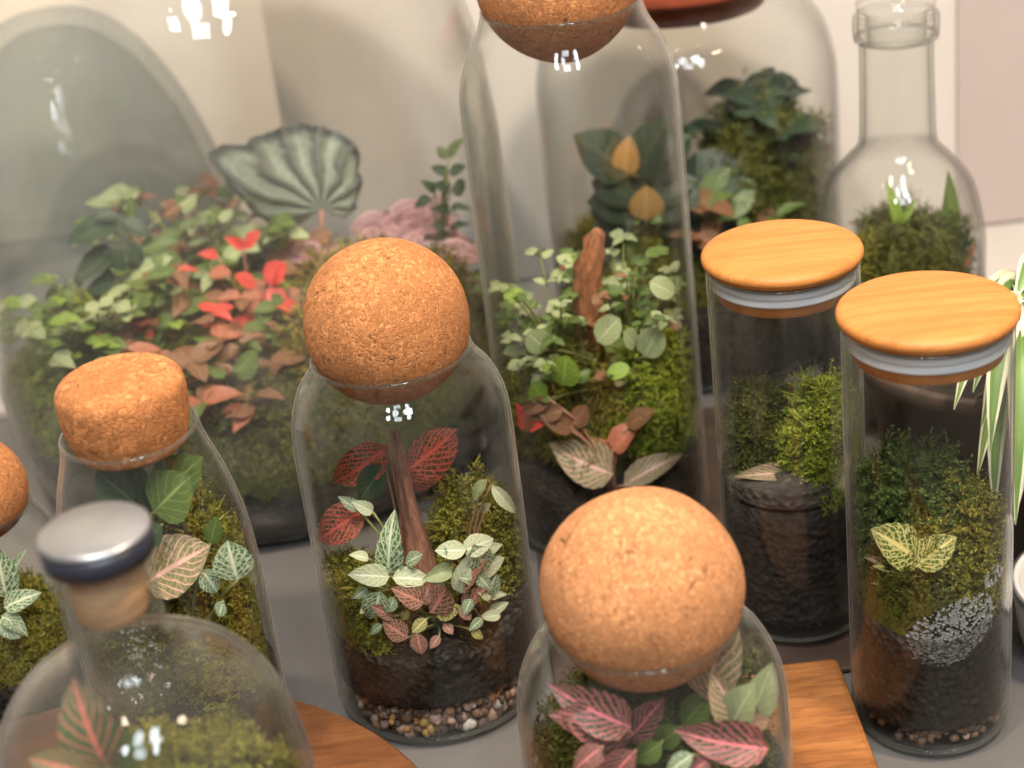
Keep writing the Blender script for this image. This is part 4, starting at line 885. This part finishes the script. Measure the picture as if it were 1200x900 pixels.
# ------------------------------------------------------------------ planter with spider plant
POT = plain_mat('dark_brown_planter', (.055, .032, .022), .55, .15, 60, .1)
pl = thing('planter', 'dark brown trough planter behind the bamboo lidded jars', 'planter', (.270, .815, 0))
V, F = lathe([(0, .001), (.062, .001), (.066, .004), (.079, .095), (.083, .098), (.084, .106), (.081, .108), (.077, .106), (.074, .090), (0, .088)], 64); V = [(x * 1.12, y * .86, z) for x, y, z in V]
mk('pot', V, F, POT, pl)
SPW = 1.5
sp = thing('spider_plant', 'cream edged striped arching leaves hanging at the right edge', 'plant', (.270, .815, .088)); rnd = random.Random(77)
def blade(parent, pts, wdt, mat, name='leaf'):
    V = []; F = []; UV = []; n = len(pts)
    for i, p in enumerate(pts):
        d = (pts[min(i + 1, n - 1)] - pts[max(i - 1, 0)]).normalized(); side = d.cross(Vector((0, -.8, .6)))
        side.normalize(); up = side.cross(d); t = i / (n - 1); wv = wdt * (math.sin(math.pi * (.12 + .88 * t) ** .8)) ** .7 if t < 1 else .0002
        for s in (-1, -.5, 0, .5, 1): V.append(p + side * s * wv - up * (1 - abs(s)) * wv * .35 - parent.location); UV.append((t, (s + 1) / 2))
    for i in range(n - 1):
        for k in range(4): a = i * 5 + k; F.append((a, a + 1, a + 6, a + 5))
    return mk(name, V, F, mat, parent, uv=UV)
root = Vector((.270, .815, .088))
for (x1, y1, dy1, x2, y2, dy2, wd) in [
    (1165, 350, .76, 1165, 605, .725, .0060), (1215, 330, .78, 1150, 500, .73, .0065), (1210, 300, .78, 1140, 460, .74, .0058), (1190, 340, .77, 1205, 590, .73, .0066),
    (1240, 400, .76, 1182, 630, .72, .0050), (1200, 330, .78, 1075, 448, .745, .0050), (1225, 300, .79, 1205, 480, .735, .0066), (1250, 300, .77, 1215, 560, .72, .0066),
    (1195, 360, .76, 1145, 560, .73, .0048), (1230, 310, .8, 1190, 350, .78, .006), (1260, 340, .77, 1225, 420, .73, .006), (1215, 400, .75, 1185, 560, .715, .0055), (1180, 310, .76, 1160, 530, .715, .0060), (1205, 330, .75, 1190, 615, .705, .0062), (1190, 290, .78, 1118, 480, .735, .0055)]:
    blade(sp, bez(root + Vector((rnd.uniform(-.015, .015), rnd.uniform(-.02, .02), 0)), at(x1, y1, dy1) + Vector((0, 0, .035)), at(x2, y2, dy2), 14), wd * SPW, L_SPIDER)
px_plant('fittonia_plant', 'small pale pink leaves beside the spider plant behind the front bamboo jar', 'plant', (.235, .78, .10), [(1140, 510, 1122, 498, .775, 0), (1141, 511, 1146, 488, .775, 0), (1138, 513, 1140, 530, .775, 0), (1095, 532, 1078, 524, .78, 0)], LM_OVAL, [L_PALEPINK], seed=44)
V, F = lathe([(0, .0885), (.070, .0885), (.0745, .0925), (.06, .096), (.03, .098), (0, .099)], 48); V = [(x * 1.1, y * .84, z) for x, y, z in V]
tag(mk('soil', V, F, SOIL, loc=(.270, .815, 0)), 'dark soil in the brown planter', 'soil', kind='stuff')

# ------------------------------------------------------------------ pale cup at the right edge
cu = thing('ceramic_cup', 'low glossy pale grey ceramic cup at the lower right edge beside the front bamboo jar', 'cup', (.263, .692, 0))
V, F = lathe([(0, .001), (.034, .001), (.037, .003), (.040, .014), (.0425, .034), (.0428, .0395), (.0415, .041), (.0400, .0395), (.0395, .034), (.037, .014), (.033, .006), (0, .005)], 80)
mk('cup_body', V, F, plain_mat('pale_ceramic', (.55, .53, .51), .22, .04, 20, .02, .6), cu)
V, F = lathe([(.0430 + .0012 * math.cos(k * math.pi / 4), .0385 + .0018 * math.sin(k * math.pi / 4)) for k in range(9)], 80); mk('rim_band', V, F, SILVER, cu)
